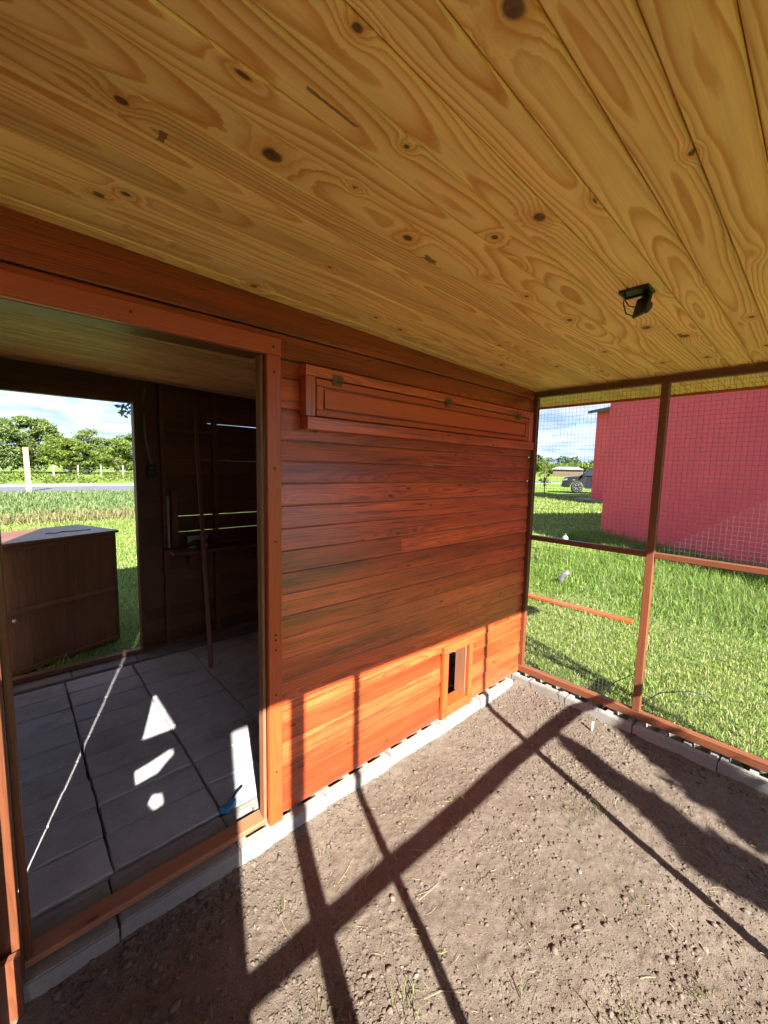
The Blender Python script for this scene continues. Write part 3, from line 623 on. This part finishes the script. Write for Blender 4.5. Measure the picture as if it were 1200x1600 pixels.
# unseen sheet added in the middle, cut-outs shaped to throw sun patches indoors
def to_end(x, y, z=.073):
    k_ = (x - XE) / .36; return (y - k_, z + k_ * .758)
holes = [[(.599, 1.30), (.442, .87), (.60, .872)], [(.346, .55), (.36, .64), (.43, .66), (.533, .70), (.535, .66), (.49, .62), (.44, .57)], [(.36, .40), (.385, .44), (.42, .42), (.41, .36), (.37, .35)]]
bmh = bmesh.new(); ed = []
for loop in [[(-1.26, 0.0), (-.521, 0.0), (-.521, 2.09), (-1.26, 2.09)]] + [[to_end(*q_) for q_ in h_] for h_ in holes]:
    vs_ = [bmh.verts.new((XE, a_, b_)) for a_, b_ in loop]; ed += [bmh.edges.new((vs_[i], vs_[(i + 1) % len(vs_)])) for i in range(len(vs_))]
bmesh.ops.triangle_fill(bmh, use_beauty=True, use_dissolve=False, edges=ed)
me = bpy.data.meshes.new('sun_patch_sheet'); bmh.to_mesh(me); bmh.free(); me.materials.append(M['inner'])
so = link(bpy.data.objects.new('sun_patch_sheet', me), ew); sm = so.modifiers.new('thick', 'SOLIDIFY'); sm.thickness = .004
ys = [-1.261, -1.37, -1.48, -1.59, -1.70, -1.80]
for i in range(len(ys) - 1): evert(ys[i + 1], ys[i] - .001, 0, 2.09)
box('corner_post', (-.14, -1.86, 0), (-.083, -1.803, 2.09), M['frame'], ew)

# ------------------------------------------------------------------ wire mesh screen
def wires(name, parent, plane, a0, a1, z0, z1, step=.0232, th=.00085, mat=None):
    parts = []
    n = int((a1 - a0) / step); m = int((z1 - z0) / step)
    for i in range(n + 1):
        a = a0 + i * step + random.uniform(-.0008, .0008); parts.append(boxgeo((plane - th / 2, a - th / 2, z0), (plane + th / 2, a + th / 2, z1)))
    for j in range(m + 1):
        z = z0 + j * step + random.uniform(-.0008, .0008); parts.append(boxgeo((plane + th * .4, a0, z - th / 2), (plane + th * 1.4, a1, z + th / 2)))
    V, F = merge(parts); o = mesh_obj(name, V, F, mat or M['steel'], parent); o['kind'] = 'stuff'; return o
sc = thing('mesh_screen', 'brown timber framed wire mesh screen facing the red house', 'screen')
FX0, FX1 = 2.62, 2.655
for (ya, yb) in ((-.046, -.006), (-.783, -.743), (-1.52, -1.48)):
    box('post', (FX0, ya, .128), (FX1, yb, 1.984), M['frame'], sc)
box('top_rail', (FX0 - .002, -1.86, 1.985), (FX1 + .002, -.004, 2.022), M['frame'], sc)
box('bottom_rail', (FX0 - .004, -1.86, .082), (FX1 + .004, -.004, .127), M['frame'], sc)
for (ya, yb) in ((-.742, -.047), (-1.479, -.784), (-1.80, -1.521)): box('mid_rail', (FX0 + .003, ya, 1.034), (FX1 - .001, yb, 1.066), M['frame'], sc)
wires('wire_mesh', sc, 2.662, -1.84, -.01, .09, 2.01)
for Y in (-.15, -.345, -.60, -.72, -1.12):
    tube('tie_wire', [(2.571, Y, .02), (2.566, Y + .006, .075), (2.60, Y + .004, .080), (2.618, Y, .078), (2.618, Y - .006, .12)], .0016, M['black'], sc, 6)

# near side of the run (behind and beside the lens)
nf = thing('run_frame', 'open timber frame on the sunny side of the run', 'frame')
YN = -1.825
box('post', (.150, YN - .025, 0), (.205, YN + .025, 2.07), M['frame'], nf)
for X in (.49, 1.545): box('post', (X - .014, YN - .018, .05), (X + .014, YN + .018, 2.04), M['frame'], nf)
box('post', (2.60, YN - .02, .129), (2.64, YN + .02, 1.983), M['frame'], nf)
box('mid_rail', (.206, YN - .012, 1.025), (2.599, YN + .012, 1.087), M['frame'], nf); box('mid_rail', (-.082, YN - .012, 1.025), (.149, YN + .012, 1.087), M['frame'], nf)
box('bottom_rail', (.206, YN - .017, .03), (2.599, YN + .017, .07), M['frame'], nf)
box('top_rail', (-.08, YN - .02, 2.0), (2.64, YN + .02, 2.035), M['frame'], nf) if False else None
# ------------------------------------------------------------------ lamp wiring in the ceiling
lb = thing('ceiling_lamp_box', 'black junction box with dangling wires and lamp holder in the ceiling', 'junction box', (1.47, -.952, 2.061))
V, F = merge([boxgeo((-.034, -.041, -.006), (.034, -.036, .02)), boxgeo((-.034, .036, -.006), (.034, .041, .02)), boxgeo((-.034, -.0358, -.006), (-.029, .0358, .02)), boxgeo((.029, -.0358, -.006), (.034, .0358, .02)), boxgeo((-.0288, -.0357, -.0012), (.0288, .0357, .002))])
mesh_obj('box_rim', V, F, M['black'], lb)
h = mesh_obj('lamp_holder', *merge([boxgeo((-.004, -.028, -.075), (.004, .028, -.018)), tube_geo([(.004, 0, -.045), (.022, 0, -.045)], [.021, .017], 14), boxgeo((-.002, -.012, -.018), (.002, .012, .004))]), M['black'], lb, (.018, -.022, 0)); h.rotation_euler = (0, math.radians(14), math.radians(-35))
tube('wire', [(-.012, .030, .0), (-.014, .031, -.03), (-.006, .024, -.062), (.004, .008, -.070), (.012, -.008, -.05), (.014, -.016, -.02), (.014, -.016, .0)], .0022, M['bluegrey'], lb, 6)
tube('wire', [(-.018, .026, .0), (-.019, .025, -.026), (-.010, .016, -.042), (.004, .000, -.046), (.013, -.012, -.030), (.018, -.018, .0)], .0020, M['bluegrey'], lb, 6)

# ------------------------------------------------------------------ things inside the hut
o = bar('leaning_stick', (.985, 1.42, .075), (1.085, 1.94, 2.02), .030, .022, M['frame']); tag(o, 'long thin wooden stick leaning against the inside back wall', 'stick')
cd = thing('cable_conduit', 'grey conduit hanging down to a black socket beside the back opening', 'conduit')
tube('conduit_pipe', [(.768, 1.985, 2.07), (.750, 1.982, 1.95), (.746, 1.98, 1.83), (.752, 1.98, 1.67), (.772, 1.98, 1.55), (.785, 1.985, 1.48)], .0085, M['greyplastic'], cd, 8)
box('socket_box', (.755, 1.965, 1.39), (.815, 1.998, 1.49), M['black'], cd)
for dz in (1.42, 1.455): box('socket_slot', (.772, 1.962, dz), (.800, 1.9645, dz + .014), M['bluegrey'], cd)
o = box('offcut_board', (.897, 1.915, .862), (.940, 1.945, 1.30), M['inner']); tag(o, 'short upright offcut board standing on the shelf inside', 'board')
o = box('offcut_lath', (.868, 1.925, .862), (.882, 1.945, 1.255), M['white']); tag(o, 'narrow pale lath standing on the shelf beside the offcut', 'lath')
sf = thing('wall_shelf', 'dark wooden shelf on the inside of the back wall', 'shelf')
box('shelf_board', (.85, 1.72, .838), (1.70, 1.953, .858), M['inner'], sf); box('bracket', (1.0, 1.74, .70), (1.03, 1.953, .836), M['inner'], sf); box('bracket', (1.55, 1.74, .70), (1.58, 1.953, .836), M['inner'], sf)
dr = thing('power_tool', 'dark hand tool with a grey white case lying on the shelf', 'tool', (1.02, 1.83, .8585))
mesh_obj('case', *boxgeo((-.03, .02, 0), (.11, .05, .09)), M['white'], dr); tube('tool_body', [(-.06, -.02, .03), (-.01, -.025, .045), (.07, -.02, .05), (.1, -.02, .05)], [.012, .018, .022, .012], M['black'], dr)
tube('grip', [(.03, -.02, .04), (.02, -.022, .0)], .013, M['black'], dr)
pk = thing('brush_packet', 'small blue packet with a black handled brush by the doorway', 'packet', (.60, .150, .078), .5)
V = [(x * .028 + random.uniform(-.004, .004), y * .017 + random.uniform(-.004, .004), z * .02 + random.uniform(0, .006)) for z in (0, 1) for x, y in ((-1, -1), (0, -1.1), (1, -1), (1, 1), (0, .9), (-1, 1))]
V = [(x, y, z if i > 5 else 0) for i, (x, y, z) in enumerate(V)]
mesh_obj('packet', V, [(5, 4, 3, 2, 1, 0), (6, 7, 8, 9, 10, 11)] + [(i, (i + 1) % 6, 6 + (i + 1) % 6, 6 + i) for i in range(6)], M['blue'], pk)
tube('brush_handle', [(.024, .006, .016), (.06, .012, .02), (.105, .014, .018)], [.004, .006, .005], M['black'], pk)

# dark cabinet on the grass behind the back opening
ca = math.atan2(.292, .713)
cb = thing('wooden_cabinet', 'dark stained wooden cabinet standing on the grass behind the back opening', 'cabinet', (.642, 2.56, 0), ca)
CW, CD, CH = 1.25, .56, .94
def cbox(n, lo, hi, c=.003): return box(n, lo, hi, M['cabinet'], cb, c)
cbox('side_panel', (-.02, .012, .0), (0, CD, CH - .022)); cbox('side_panel', (-CW, .012, .0), (-CW + .02, CD, CH - .022)); cbox('back_panel', (-CW + .021, CD - .02, .01), (-.021, CD, CH - .022))
cbox('top', (-CW - .01, -.012, CH - .021), (.012, CD + .01, CH))
for a, b in ((-.021, -.62), (-.6205, -CW + .021)):
    bar('front_panel', ((a + b) / 2, .024, .02), ((a + b) / 2, .024, CH - .024), abs(a - b), .014, M['cabinet'], cb, (0, 1, 0))
cbox('rail', (-CW + .02, .002, .438), (-.02, .0155, .468)); cbox('rail', (-CW + .02, .002, .004), (-.02, .0155, .04)); cbox('rail', (-CW + .02, .002, CH - .06), (-.02, .0155, CH - .024))
lathe('knob', [(.004, 0), (.012, .006), (.013, .014), (.006, .02)], M['white'], cb, (-.72, .002, .40)).rotation_euler = (math.pi / 2, 0, 0)
tube('wire_bit', [(-.40, .22, CH + .002), (-.36, .22, CH + .002), (-.35, .19, CH + .002), (-.28, .23, CH + .003), (-.22, .2, CH + .002), (-.1, .18, CH + .002)], .003, M['black'], cb, 5)
# plants at the back threshold
x = rng.normal(.20, .05, 26); y = rng.normal(2.10, .03, 26)
wd_ = blades('threshold_weed', x, y, np.full(26, .0), rng.uniform(.06, .2, 26), rng.uniform(.006, .014, 26), rng.uniform(.3, .9, 26), M['tall']); tag(wd_, 'grass tuft leaning over the back threshold', 'weeds')

# ------------------------------------------------------------------ things on the lawn
o = bar('timber_batten', (4.516, .99, .03), (4.545, -.185, .022), .085, .028, M['trim']); tag(o, 'orange stained batten lying on the grass outside the screen', 'batten')
tube_o = tube('silver_pipe', [(5.36, .93, .0), (5.36, .91, .09), (5.37, .875, .16), (5.38, .82, .19)], [.034, .036, .035, .03], M['silver']); tag(tube_o, 'bent silver pipe sticking up out of the tall grass', 'pipe')
jg = thing('white_jug', 'small white plastic jug on the lawn near the red house corner', 'jug', (8.75, 2.36, 0), .4); jg.scale = (.7, .7, .7)
lathe('body', [(.07, 0), (.085, .01), (.085, .15), (.06, .19), (.03, .21), (.028, .235)], M['white'], jg); lathe('cap', [(.034, .236), (.034, .265), (.03, .268)], M['bluegrey'], jg)
tube('handle', [(.08, 0, .14), (.115, 0, .15), (.115, 0, .08), (.082, 0, .05)], .011, M['white'], jg)
o = tube('wire_hoop', [(2.95, -.70, 0), (2.96, -.80, .13), (3.0, -.95, .19), (3.05, -1.03, .17), (3.06, -1.06, .14)], .003, M['black'], None, 6); tag(o, 'arched black wire stuck in the grass outside the screen', 'wire')
o = tube('wire_hoop', [(2.85, -.50, 0), (2.90, -.56, .12), (2.98, -.66, .20)], .0025, M['black'], None, 6); tag(o, 'short straight dark wire poking out of the grass at the screen', 'wire')
o = tube('pale_stub', [(2.43, -.60, .0), (2.435, -.603, .06)], .006, M['wirewhite'], None, 8); tag(o, 'short pale stub standing in the soil near the screen blocks', 'stub')
# ------------------------------------------------------------------ red house
t = NT('red_render'); p = t.pos(); a = t.noise(p, .8, 4); b = t.noise(p, 35, 5, .65)
cc = t.mix(t.ramp(a, ((.3, 0.0), (.7, 1.0))), (.72, .085, .105), (.80, .105, .125)); cc = t.mix(1.0, cc, t.ramp(b, ((.3, .9), (.7, 1.08))), 'MULTIPLY')
st_ = t.noise(t.vmath('MULTIPLY', p, (1.2, 1.2, .12)), 4.0, 5, .65); cc = t.mix(t.ramp(st_, ((.45, 0.0), (.75, .28))), cc, (.50, .075, .085)); pz_ = t.sep(p)[2]
cc = t.mix(t.math('MULTIPLY', t.ramp(pz_, ((.05, 1.0), (.55, 0.0))), t.ramp(t.noise(p, 5, 5, .7), ((.4, 0.0), (.7, .55)))), cc, (.30, .14, .09))
t.base(cc, .8, .3); t.bump(b, .35, .006); M['red'] = t.m
M['dark'] = plain('dark_metal', (.06, .06, .065), .5); M['concrete_w'] = plain('pale_concrete', (.24, .23, .21), .8)
ra = math.atan2(-.863, -.505)          # local X runs along the near wall towards the right, local Y points away from us
hs = thing('red_house', 'plain red rendered house beyond the wire screen', 'house', (9.9, 2.07, 0), ra)
def hbox(n, lo, hi, m): return mesh_obj(n, *boxgeo(lo, hi), m, hs)
hbox('wall', (0, 0, -.1), (9, 8, 3.6), M['red']); hbox('plinth', (-.015, -.015, -.1), (9.1, -.001, .05), M['red'])
hbox('gutter', (.75, -.14, 3.14), (9.2, -.002, 3.24), M['dark']); hbox('roof', (-.1, -.05, 3.602), (9.3, 8.3, 3.72), M['dark'])
wgx = thing('house_wing', 'far wing of the red house with dark eaves beside the pickup', 'house', (22.72, 7.2, 0), ra)
mesh_obj('wall', *boxgeo((0, 0, .12), (7, 8, 4.7)), M['red'], wgx)
mesh_obj('roof', *merge([([(-.3, -.3, 4.55), (8, -.3, 4.55), (8, 4, 5.6), (-.3, 4, 5.6), (-.3, -.3, 4.70), (8, -.3, 4.70), (8, 4, 5.75), (-.3, 4, 5.75)], boxgeo((0, 0, 0), (1, 1, 1))[1])]), M['dark'], wgx)
mesh_obj('window', *boxgeo((3, -.02, 1.2), (4.4, .0, 2.4)), M['dark'], wgx)
sl_ = mesh_obj('slab_path', *boxgeo((0, 0, 0), (6, 3.2, .11)), M['concrete_w']); sl_.location = (22.9, 8.1, 0); sl_.rotation_euler = (0, 0, ra); tag(sl_, kind='structure')

# ------------------------------------------------------------------ pickup
M['paint'] = plain('car_paint', (.022, .025, .03), .25, .3, bump=0); M['tyre'] = plain('tyre', (.02, .02, .02), .85); M['rim'] = plain('rim', (.13, .13, .135), .35, .7)
M['glass'] = plain('car_glass', (.02, .025, .03), .08, bump=0); M['lampglass'] = plain('headlight', (.22, .23, .24), .15, bump=0)
cx = math.atan2(.92, -.39)
car = thing('pickup_truck', 'dark grey pickup parked beyond the red house, nose to the left', 'pickup', (31.0, 11.4, 0), cx)   # local +X is the nose
def side_profile(arches):
    pts = [(.86, .40), (.98, .55), (.98, .92), (.86, 1.10), (.4, 1.18), (-.15, 1.23), (-.75, 1.80), (-1.9, 1.84), (-2.35, 1.26), (-3.9, 1.22), (-3.95, .5), (-3.6, .42)]
    for cxx in (-3.05, 0.0):
        pts += [(cxx + .46 * math.cos(a), .40 + .46 * max(math.sin(a), -.02)) for a in [math.pi - i * math.pi / 8 for i in range(9)]]
    return pts
pr = side_profile(None); n = len(pr); V = []
for s in (-1, 1):
    for (x_, z_) in pr: V.append((x_, s * (.90 - max(z_ - 1.1, 0) * .28 - (max(x_ - .6, 0)) * .25), z_))
bmx = bmesh.new(); vs = [bmx.verts.new(v) for v in V]
for i in range(n): j = (i + 1) % n; bmx.faces.new((vs[i], vs[j], vs[n + j], vs[n + i]))
f1 = bmx.faces.new(vs[:n][::-1]); f2 = bmx.faces.new(vs[n:]); bmesh.ops.triangulate(bmx, faces=[f1, f2]); bmesh.ops.recalc_face_normals(bmx, faces=bmx.faces)
me = bpy.data.meshes.new('body'); bmx.to_mesh(me); bmx.free(); me.materials.append(M['paint']); link(bpy.data.objects.new('body', me), car)
for s in (-1, 1):
    yb = s * .90
    def q(name, pts, mat, off=.012):
        V = [(x_, s * (.90 - max(z_ - 1.1, 0) * .28 - max(x_ - .6, 0) * .25 + off), z_) for x_, z_ in pts]; V2 = [(x_, y_ - s * .03, z_) for x_, y_, z_ in V]; k_ = len(V)
        mesh_obj(name, V + V2, [tuple(range(k_)), tuple(range(2 * k_ - 1, k_ - 1, -1))] + [(i, (i + 1) % k_, k_ + (i + 1) % k_, k_ + i) for i in range(k_)], mat, car)
    q('side_window', [(-.34, 1.26), (-.80, 1.72), (-1.2, 1.75), (-1.2, 1.26)], M['glass']); q('side_window', [(-1.28, 1.26), (-1.28, 1.75), (-1.85, 1.74), (-2.1, 1.3)], M['glass'])
    q('headlight', [(.97, .86), (.88, 1.03), (.60, 1.05), (.66, .94)], M['lampglass']); q('side_badge', [(.30, .93), (.30, .97), (.10, .97), (.10, .93)], M['lampglass']); q('door_handle', [(-1.0, 1.0), (-1.0, 1.04), (-1.2, 1.04), (-1.2, 1.0)], M['rim'], .02)
    q('side_step', [(-.55, .34), (-.55, .42), (-2.4, .42), (-2.4, .34)], M['rim'], .05)
    mesh_obj('mirror', *boxgeo((-.46, min(s * .95, s * 1.15), 1.24), (-.34, max(s * .95, s * 1.15), 1.42)), M['paint'], car)
    for X in (0.0, -3.05):
        wlg = lathe('wheel', [(.30, -.12), (.38, -.11), (.40, -.06), (.40, .06), (.38, .11), (.30, .12)], M['tyre'], car, (X, s * .80, .40), 24); wlg.rotation_euler = (math.pi / 2, 0, 0)
        parts = [tube_geo([(0, 0, .118 * -s), (0, 0, .126 * -s)], .06, 10), ]
        for k_ in range(6):
            a = k_ * math.pi / 3; parts.append(tube_geo([(math.cos(a) * .05, math.sin(a) * .05, -.124 * s), (math.cos(a) * .27, math.sin(a) * .27, -.124 * s)], .028, 6))
        for k_ in range(20):
            a = k_ * math.pi / 10; b_ = (k_ + 1) * math.pi / 10; parts.append(tube_geo([(math.cos(a) * .275, math.sin(a) * .275, -.124 * s), (math.cos(b_) * .275, math.sin(b_) * .275, -.124 * s)], .022, 5))
        V, F = merge(parts); mesh_obj('rim', V, F, M['rim'], wlg, smooth=True)
mesh_obj('bumper', *boxgeo((.90, -.74, .42), (1.02, .74, .66)), M['dark'], car)

# ------------------------------------------------------------------ trees, hedge, fence, road behind
def leaf_mat(name, stops, trans=.4): return blade_mat(name, stops, trans, .6)
M['leaf_a'] = leaf_mat('leaf_light', ((0.0, (.07, .11, .03)), (.4, (.125, .185, .05)), (.8, (.18, .24, .065)), (1.0, (.25, .28, .11))))
M['leaf_b'] = leaf_mat('leaf_yellow', ((0.0, (.06, .11, .014)), (.5, (.12, .18, .026)), (1.0, (.2, .24, .055))))
M['leaf_d'] = leaf_mat('leaf_dark', ((0.0, (.035, .06, .03)), (.6, (.06, .10, .045)), (1.0, (.10, .14, .07))), .25)
M['bark'] = plain('bark', (.17, .13, .09), .9, nscale=14, namp=.4, bump=.5)
def leaf_geo(C, R3, n, size):
    """n leaf quads through an ellipsoid clump"""
    d = rng.normal(size=(n, 3)); d /= np.linalg.norm(d, axis=1)[:, None]; P = C + d * (rng.uniform(.25, 1, (n, 1)) ** .6) * R3
    a = rng.normal(size=(n, 3)); a /= np.linalg.norm(a, axis=1)[:, None]; b = np.cross(a, rng.normal(size=(n, 3))); b /= np.linalg.norm(b, axis=1)[:, None]
    s = size * rng.uniform(.5, 1.3, (n, 1)); return np.stack([P - a * s, P + b * s * .45, P + a * s, P - b * s * .45], 1)
def leaves(name, Q, mat, parent=None):
    V = Q.reshape(-1, 3); F = np.arange(len(V)).reshape(-1, 4); return np_mesh(name, V, F, mat, parent)
def tree(name, label, loc, hgt, spread, mat, n_cl=26, leaf=.16, per=170, open_=.0, cat='tree', group=None, trunk_r=.09):
    T = thing(name, label, cat, loc, 0, group); parts = []; Q = []
    lean = rng.normal(0, .04, 2)
    tp = [(0, 0, -.1), (lean[0] * hgt * .3, lean[1] * hgt * .3, hgt * .22), (lean[0] * hgt * .7, lean[1] * hgt * .7, hgt * .55), (lean[0] * hgt, lean[1] * hgt, hgt * .9)]
    parts.append(tube_geo(tp, [trunk_r, trunk_r * .8, trunk_r * .45, .012], 7))
    for i in range(n_cl):
        a = rng.uniform(0, 6.28); f = rng.uniform(.25, 1.0); rr = spread * math.sqrt(rng.uniform(.05, 1)) * (1.05 - .55 * abs(f - .5) * 2)
        C = np.array((math.cos(a) * rr, math.sin(a) * rr, hgt * f)); s0 = Vector((lean[0] * hgt * f * .6, lean[1] * hgt * f * .6, hgt * max(f - .22, .15)))
        e = Vector(C); m_ = (s0 + e) / 2 + Vector((0, 0, .06 * hgt)); parts.append(tube_geo([s0, m_, e], [trunk_r * .3, trunk_r * .18, .006], 5, False))
        k_ = 1.0 if rng.uniform() > open_ else .25
        Q.append(leaf_geo(C, np.array((spread * .36, spread * .36, hgt * .075)) * rng.uniform(.4, 1.35), int(per * k_), leaf))
    V, F = merge(parts); mesh_obj('trunk', V, F, M['bark'], T, smooth=True); leaves('crown', np.concatenate(Q), mat, T); return T
TR = [(-1.5, 58, 5.6, 3.0, 'a', 'tall leafy tree at the far left of the back opening'), (2.6, 61, 6.2, 2.6, 'a', 'tallest feathery tree in the row beyond the fence'), (5.2, 57, 3.9, 2.4, 'b', 'low yellow green tree between the taller ones beyond the fence'),
      (7.6, 62, 5.2, 2.2, 'a', 'thin half bare tree in the middle of the far row'), (9.8, 57, 4.0, 2.6, 'b', 'round yellow green tree right of the half bare one'), (12.6, 60, 4.9, 2.7, 'a', 'broad tree at the right edge of the back opening'),
      (15.5, 57, 4.2, 2.6, 'b', 'low tree behind the right jamb of the back opening')]
for i, (X, Y, h_, s_, m_, lab) in enumerate(TR): tree('far_tree', lab, (X, Y, 0), h_, s_, M['leaf_' + m_], 70, .15, 210, .75 if 'bare' in lab else .08, group='trees beyond the fence')
Q = [leaf_geo(np.array((X, 66 + rng.uniform(-2, 2), rng.uniform(.6, 3.0))), np.array((1.7, 1.2, 1.0)), 260, .22) for X in np.arange(-8, 24, .9)]
tag(leaves('far_thicket', np.concatenate(Q), M['leaf_a']), 'green thicket filling the gaps under the far tree row', 'thicket', kind='stuff')
Q = []
for X in np.arange(-6, 16, .42): Q.append(leaf_geo(np.array((X, 31.6 + rng.uniform(-.7, .7), rng.uniform(.15, .62))), np.array((.55, .5, .32)), 120, .085))
tag(leaves('hedge', np.concatenate(Q), M['leaf_b']), 'low bright green leafy hedge along the far side of the road', 'hedge', kind='stuff')
M['roadm'] = concrete('road_grey', (.085, .095, .115), .2)
rd = mesh_obj('grey_road', [(-40, 23.4, -.004), (60, 23.4, -.004), (60, 29.6, -.004), (-40, 29.6, -.004)], [(0, 1, 2, 3)], M['roadm']); tag(rd, kind='structure')
kb = mesh_obj('road_kerb', *boxgeo((-40, 29.6, -.02), (60, 29.9, .13)), M['concrete_w']); tag(kb, kind='structure')
kb = mesh_obj('road_kerb', *boxgeo((-40, 23.2, -.02), (60, 23.4, .05)), M['concrete_w']); tag(kb, kind='structure')
fe = thing('wire_fence', 'thin wire fence with pale posts behind the hedge', 'fence', (0, 45, 0))
M['fpost'] = plain('weathered_post', (.45, .42, .36), .85)
for i in range(13): X = -4 + i * 1.75; box('post', (X - .05, -.05, 0), (X + .05, .05, 1.12 + random.uniform(-.08, .08)), M['fpost'], fe)
for z in (.35, .65, .95): tube('fence_wire', [(-4, -.055, z), (18, -.055, z)], .006, M['steel'], fe, 4)
M['newpost'] = wood('new_post', (.62, .42, .2), (.45, .26, .1), (.15, .08, .03), rings=90, kscale=.5, rough=.7)
po = bar('timber_post', (.72, 24.6, 0), (.69, 24.6, 2.1), .20, .18, M['newpost'], None, (0, 1, 0)); tag(po, 'thick pale timber post standing at the near edge of the road', 'post')
# leaves hanging into the back opening
vt = thing('hanging_twig', 'green leafy twig hanging at the top right of the back opening', 'twig', (.715, 2.45, 1.95))
tube('stem', [(.18, .05, .08), (.05, 0, .0), (-.02, -.01, -.06)], [.004, .003, .002], M['bark'], vt, 5)
leaves('leaf_cluster', np.concatenate([leaf_geo(np.array((.0, 0, -.03)), np.array((.07, .05, .06)), 16, .035), leaf_geo(np.array((.08, 0, .02)), np.array((.06, .05, .05)), 12, .035)]), M['leaf_a'], vt)

# two evergreens added out of view, shaped to cast the irregular shadow on the soil
def evergreen(label, X, Y, prof):
    T = thing('shadow_evergreen', label, 'tree', (X, Y, 0), 0, 'added evergreens that shade the soil'); Q = []
    tube('trunk', [(0, 0, -.05), (.01, 0, prof[-1][0] * .6), (0, .01, prof[-1][0] - .05)], [.03, .02, .004], M['bark'], T)
    for (z0_, r0_), (z1_, r1_) in zip(prof[:-1], prof[1:]):
        for k_ in range(7):
            f_ = k_ / 7; z_ = z0_ + (z1_ - z0_) * f_; r_ = r0_ + (r1_ - r0_) * f_; a = rng.uniform(0, 6.28)
            Q.append(leaf_geo(np.array((math.cos(a) * r_ * .45, math.sin(a) * r_ * .45, z_)), np.array((r_ * .75, r_ * .75, .11)), 150, .045))
    leaves('crown', np.concatenate(Q), M['leaf_d'], T)
evergreen('slim evergreen added outside the sunny side frame to shade the soil', 1.13, -3.6, [(.1, .2), (.8, .22), (1.45, .19), (1.9, .10), (2.16, .05), (2.27, .015)])
evergreen('broader evergreen added beside the slim one to shade the soil', 1.56, -3.62, [(.1, .22), (.8, .27), (1.5, .22), (1.85, .16), (2.08, .08), (2.2, .02)])

# right background
Q = []
for i in range(44):
    d_ = .36 + .14 * i / 43; L_ = 175 + rng.uniform(-8, 8); X, Y = L_ * math.cos(math.asin(d_)), L_ * d_ - 1.42; hh_ = rng.uniform(3.5, 6.0)
    for k_ in range(4): Q.append(leaf_geo(np.array((X + rng.normal(0, 1), Y + rng.normal(0, 1.2), hh_ * rng.uniform(.35, .85))), np.array((1.8, 1.8, 1.2)), 50, .5))
tag(leaves('far_orchard', np.concatenate(Q), M['leaf_b']), 'yellow green tree belt far behind the pickup', 'trees', kind='stuff')
Q = []
for i in range(40):
    d_ = .33 + .19 * i / 39; L_ = 270 + rng.uniform(-8, 8); X, Y = L_ * math.cos(math.asin(d_)), L_ * d_ - 1.42; hh_ = 7.5 + 3.0 * math.sin(i * .55) + rng.uniform(-1, 1.2)
    for k_ in range(6): Q.append(leaf_geo(np.array((X + rng.normal(0, 2), Y + rng.normal(0, 2.2), hh_ * rng.uniform(.3, .95))), np.array((3.0, 3.0, 1.7)), 40, .9))
tag(leaves('far_wood', np.concatenate(Q), M['leaf_d']), 'dark wood on the horizon behind the tree belt', 'wood', kind='stuff')
M['dullwhite'] = plain('dull_white', (.17, .17, .17), .8)
fh = thing('far_house', 'low pale far house with a grey roof left of the pickup', 'house', (137, 58.5, 0), math.radians(112))
mesh_obj('wall', *boxgeo((-4.2, 0, 0), (4.2, 5, 2.3)), plain('pale_brick', (.12, .085, .06), .9), fh)
mesh_obj('roof', [(-4.8, -.8, 2.3), (4.8, -.8, 2.3), (4.8, 5.6, 2.3), (-4.8, 5.6, 2.3), (-3, 2.4, 3.2), (3, 2.4, 3.2)], [(3, 2, 1, 0), (0, 1, 5, 4), (1, 2, 5), (2, 3, 4, 5), (3, 0, 4)], M['roofsheet'], fh)
for X in (-4.4, -2.2, 0, 2.2, 4.4): mesh_obj('porch_post', *boxgeo((X - .12, -.7, 0), (X + .12, -.5, 2.299)), M['dullwhite'], fh)
mesh_obj('fascia', *boxgeo((-4.8, -.86, 2.2), (4.8, -.802, 2.42)), M['dullwhite'], fh)
for X in (-3, 1.2): mesh_obj('window', *boxgeo((X - .5, -.04, .9), (X + .5, -.002, 1.9)), M['glass'], fh)
tree('young_tree', 'young tree with a pale slender trunk on the far lawn', (26.9, 11.8, 0), 2.6, .55, M['leaf_b'], 12, .06, 60, .2, trunk_r=.05)
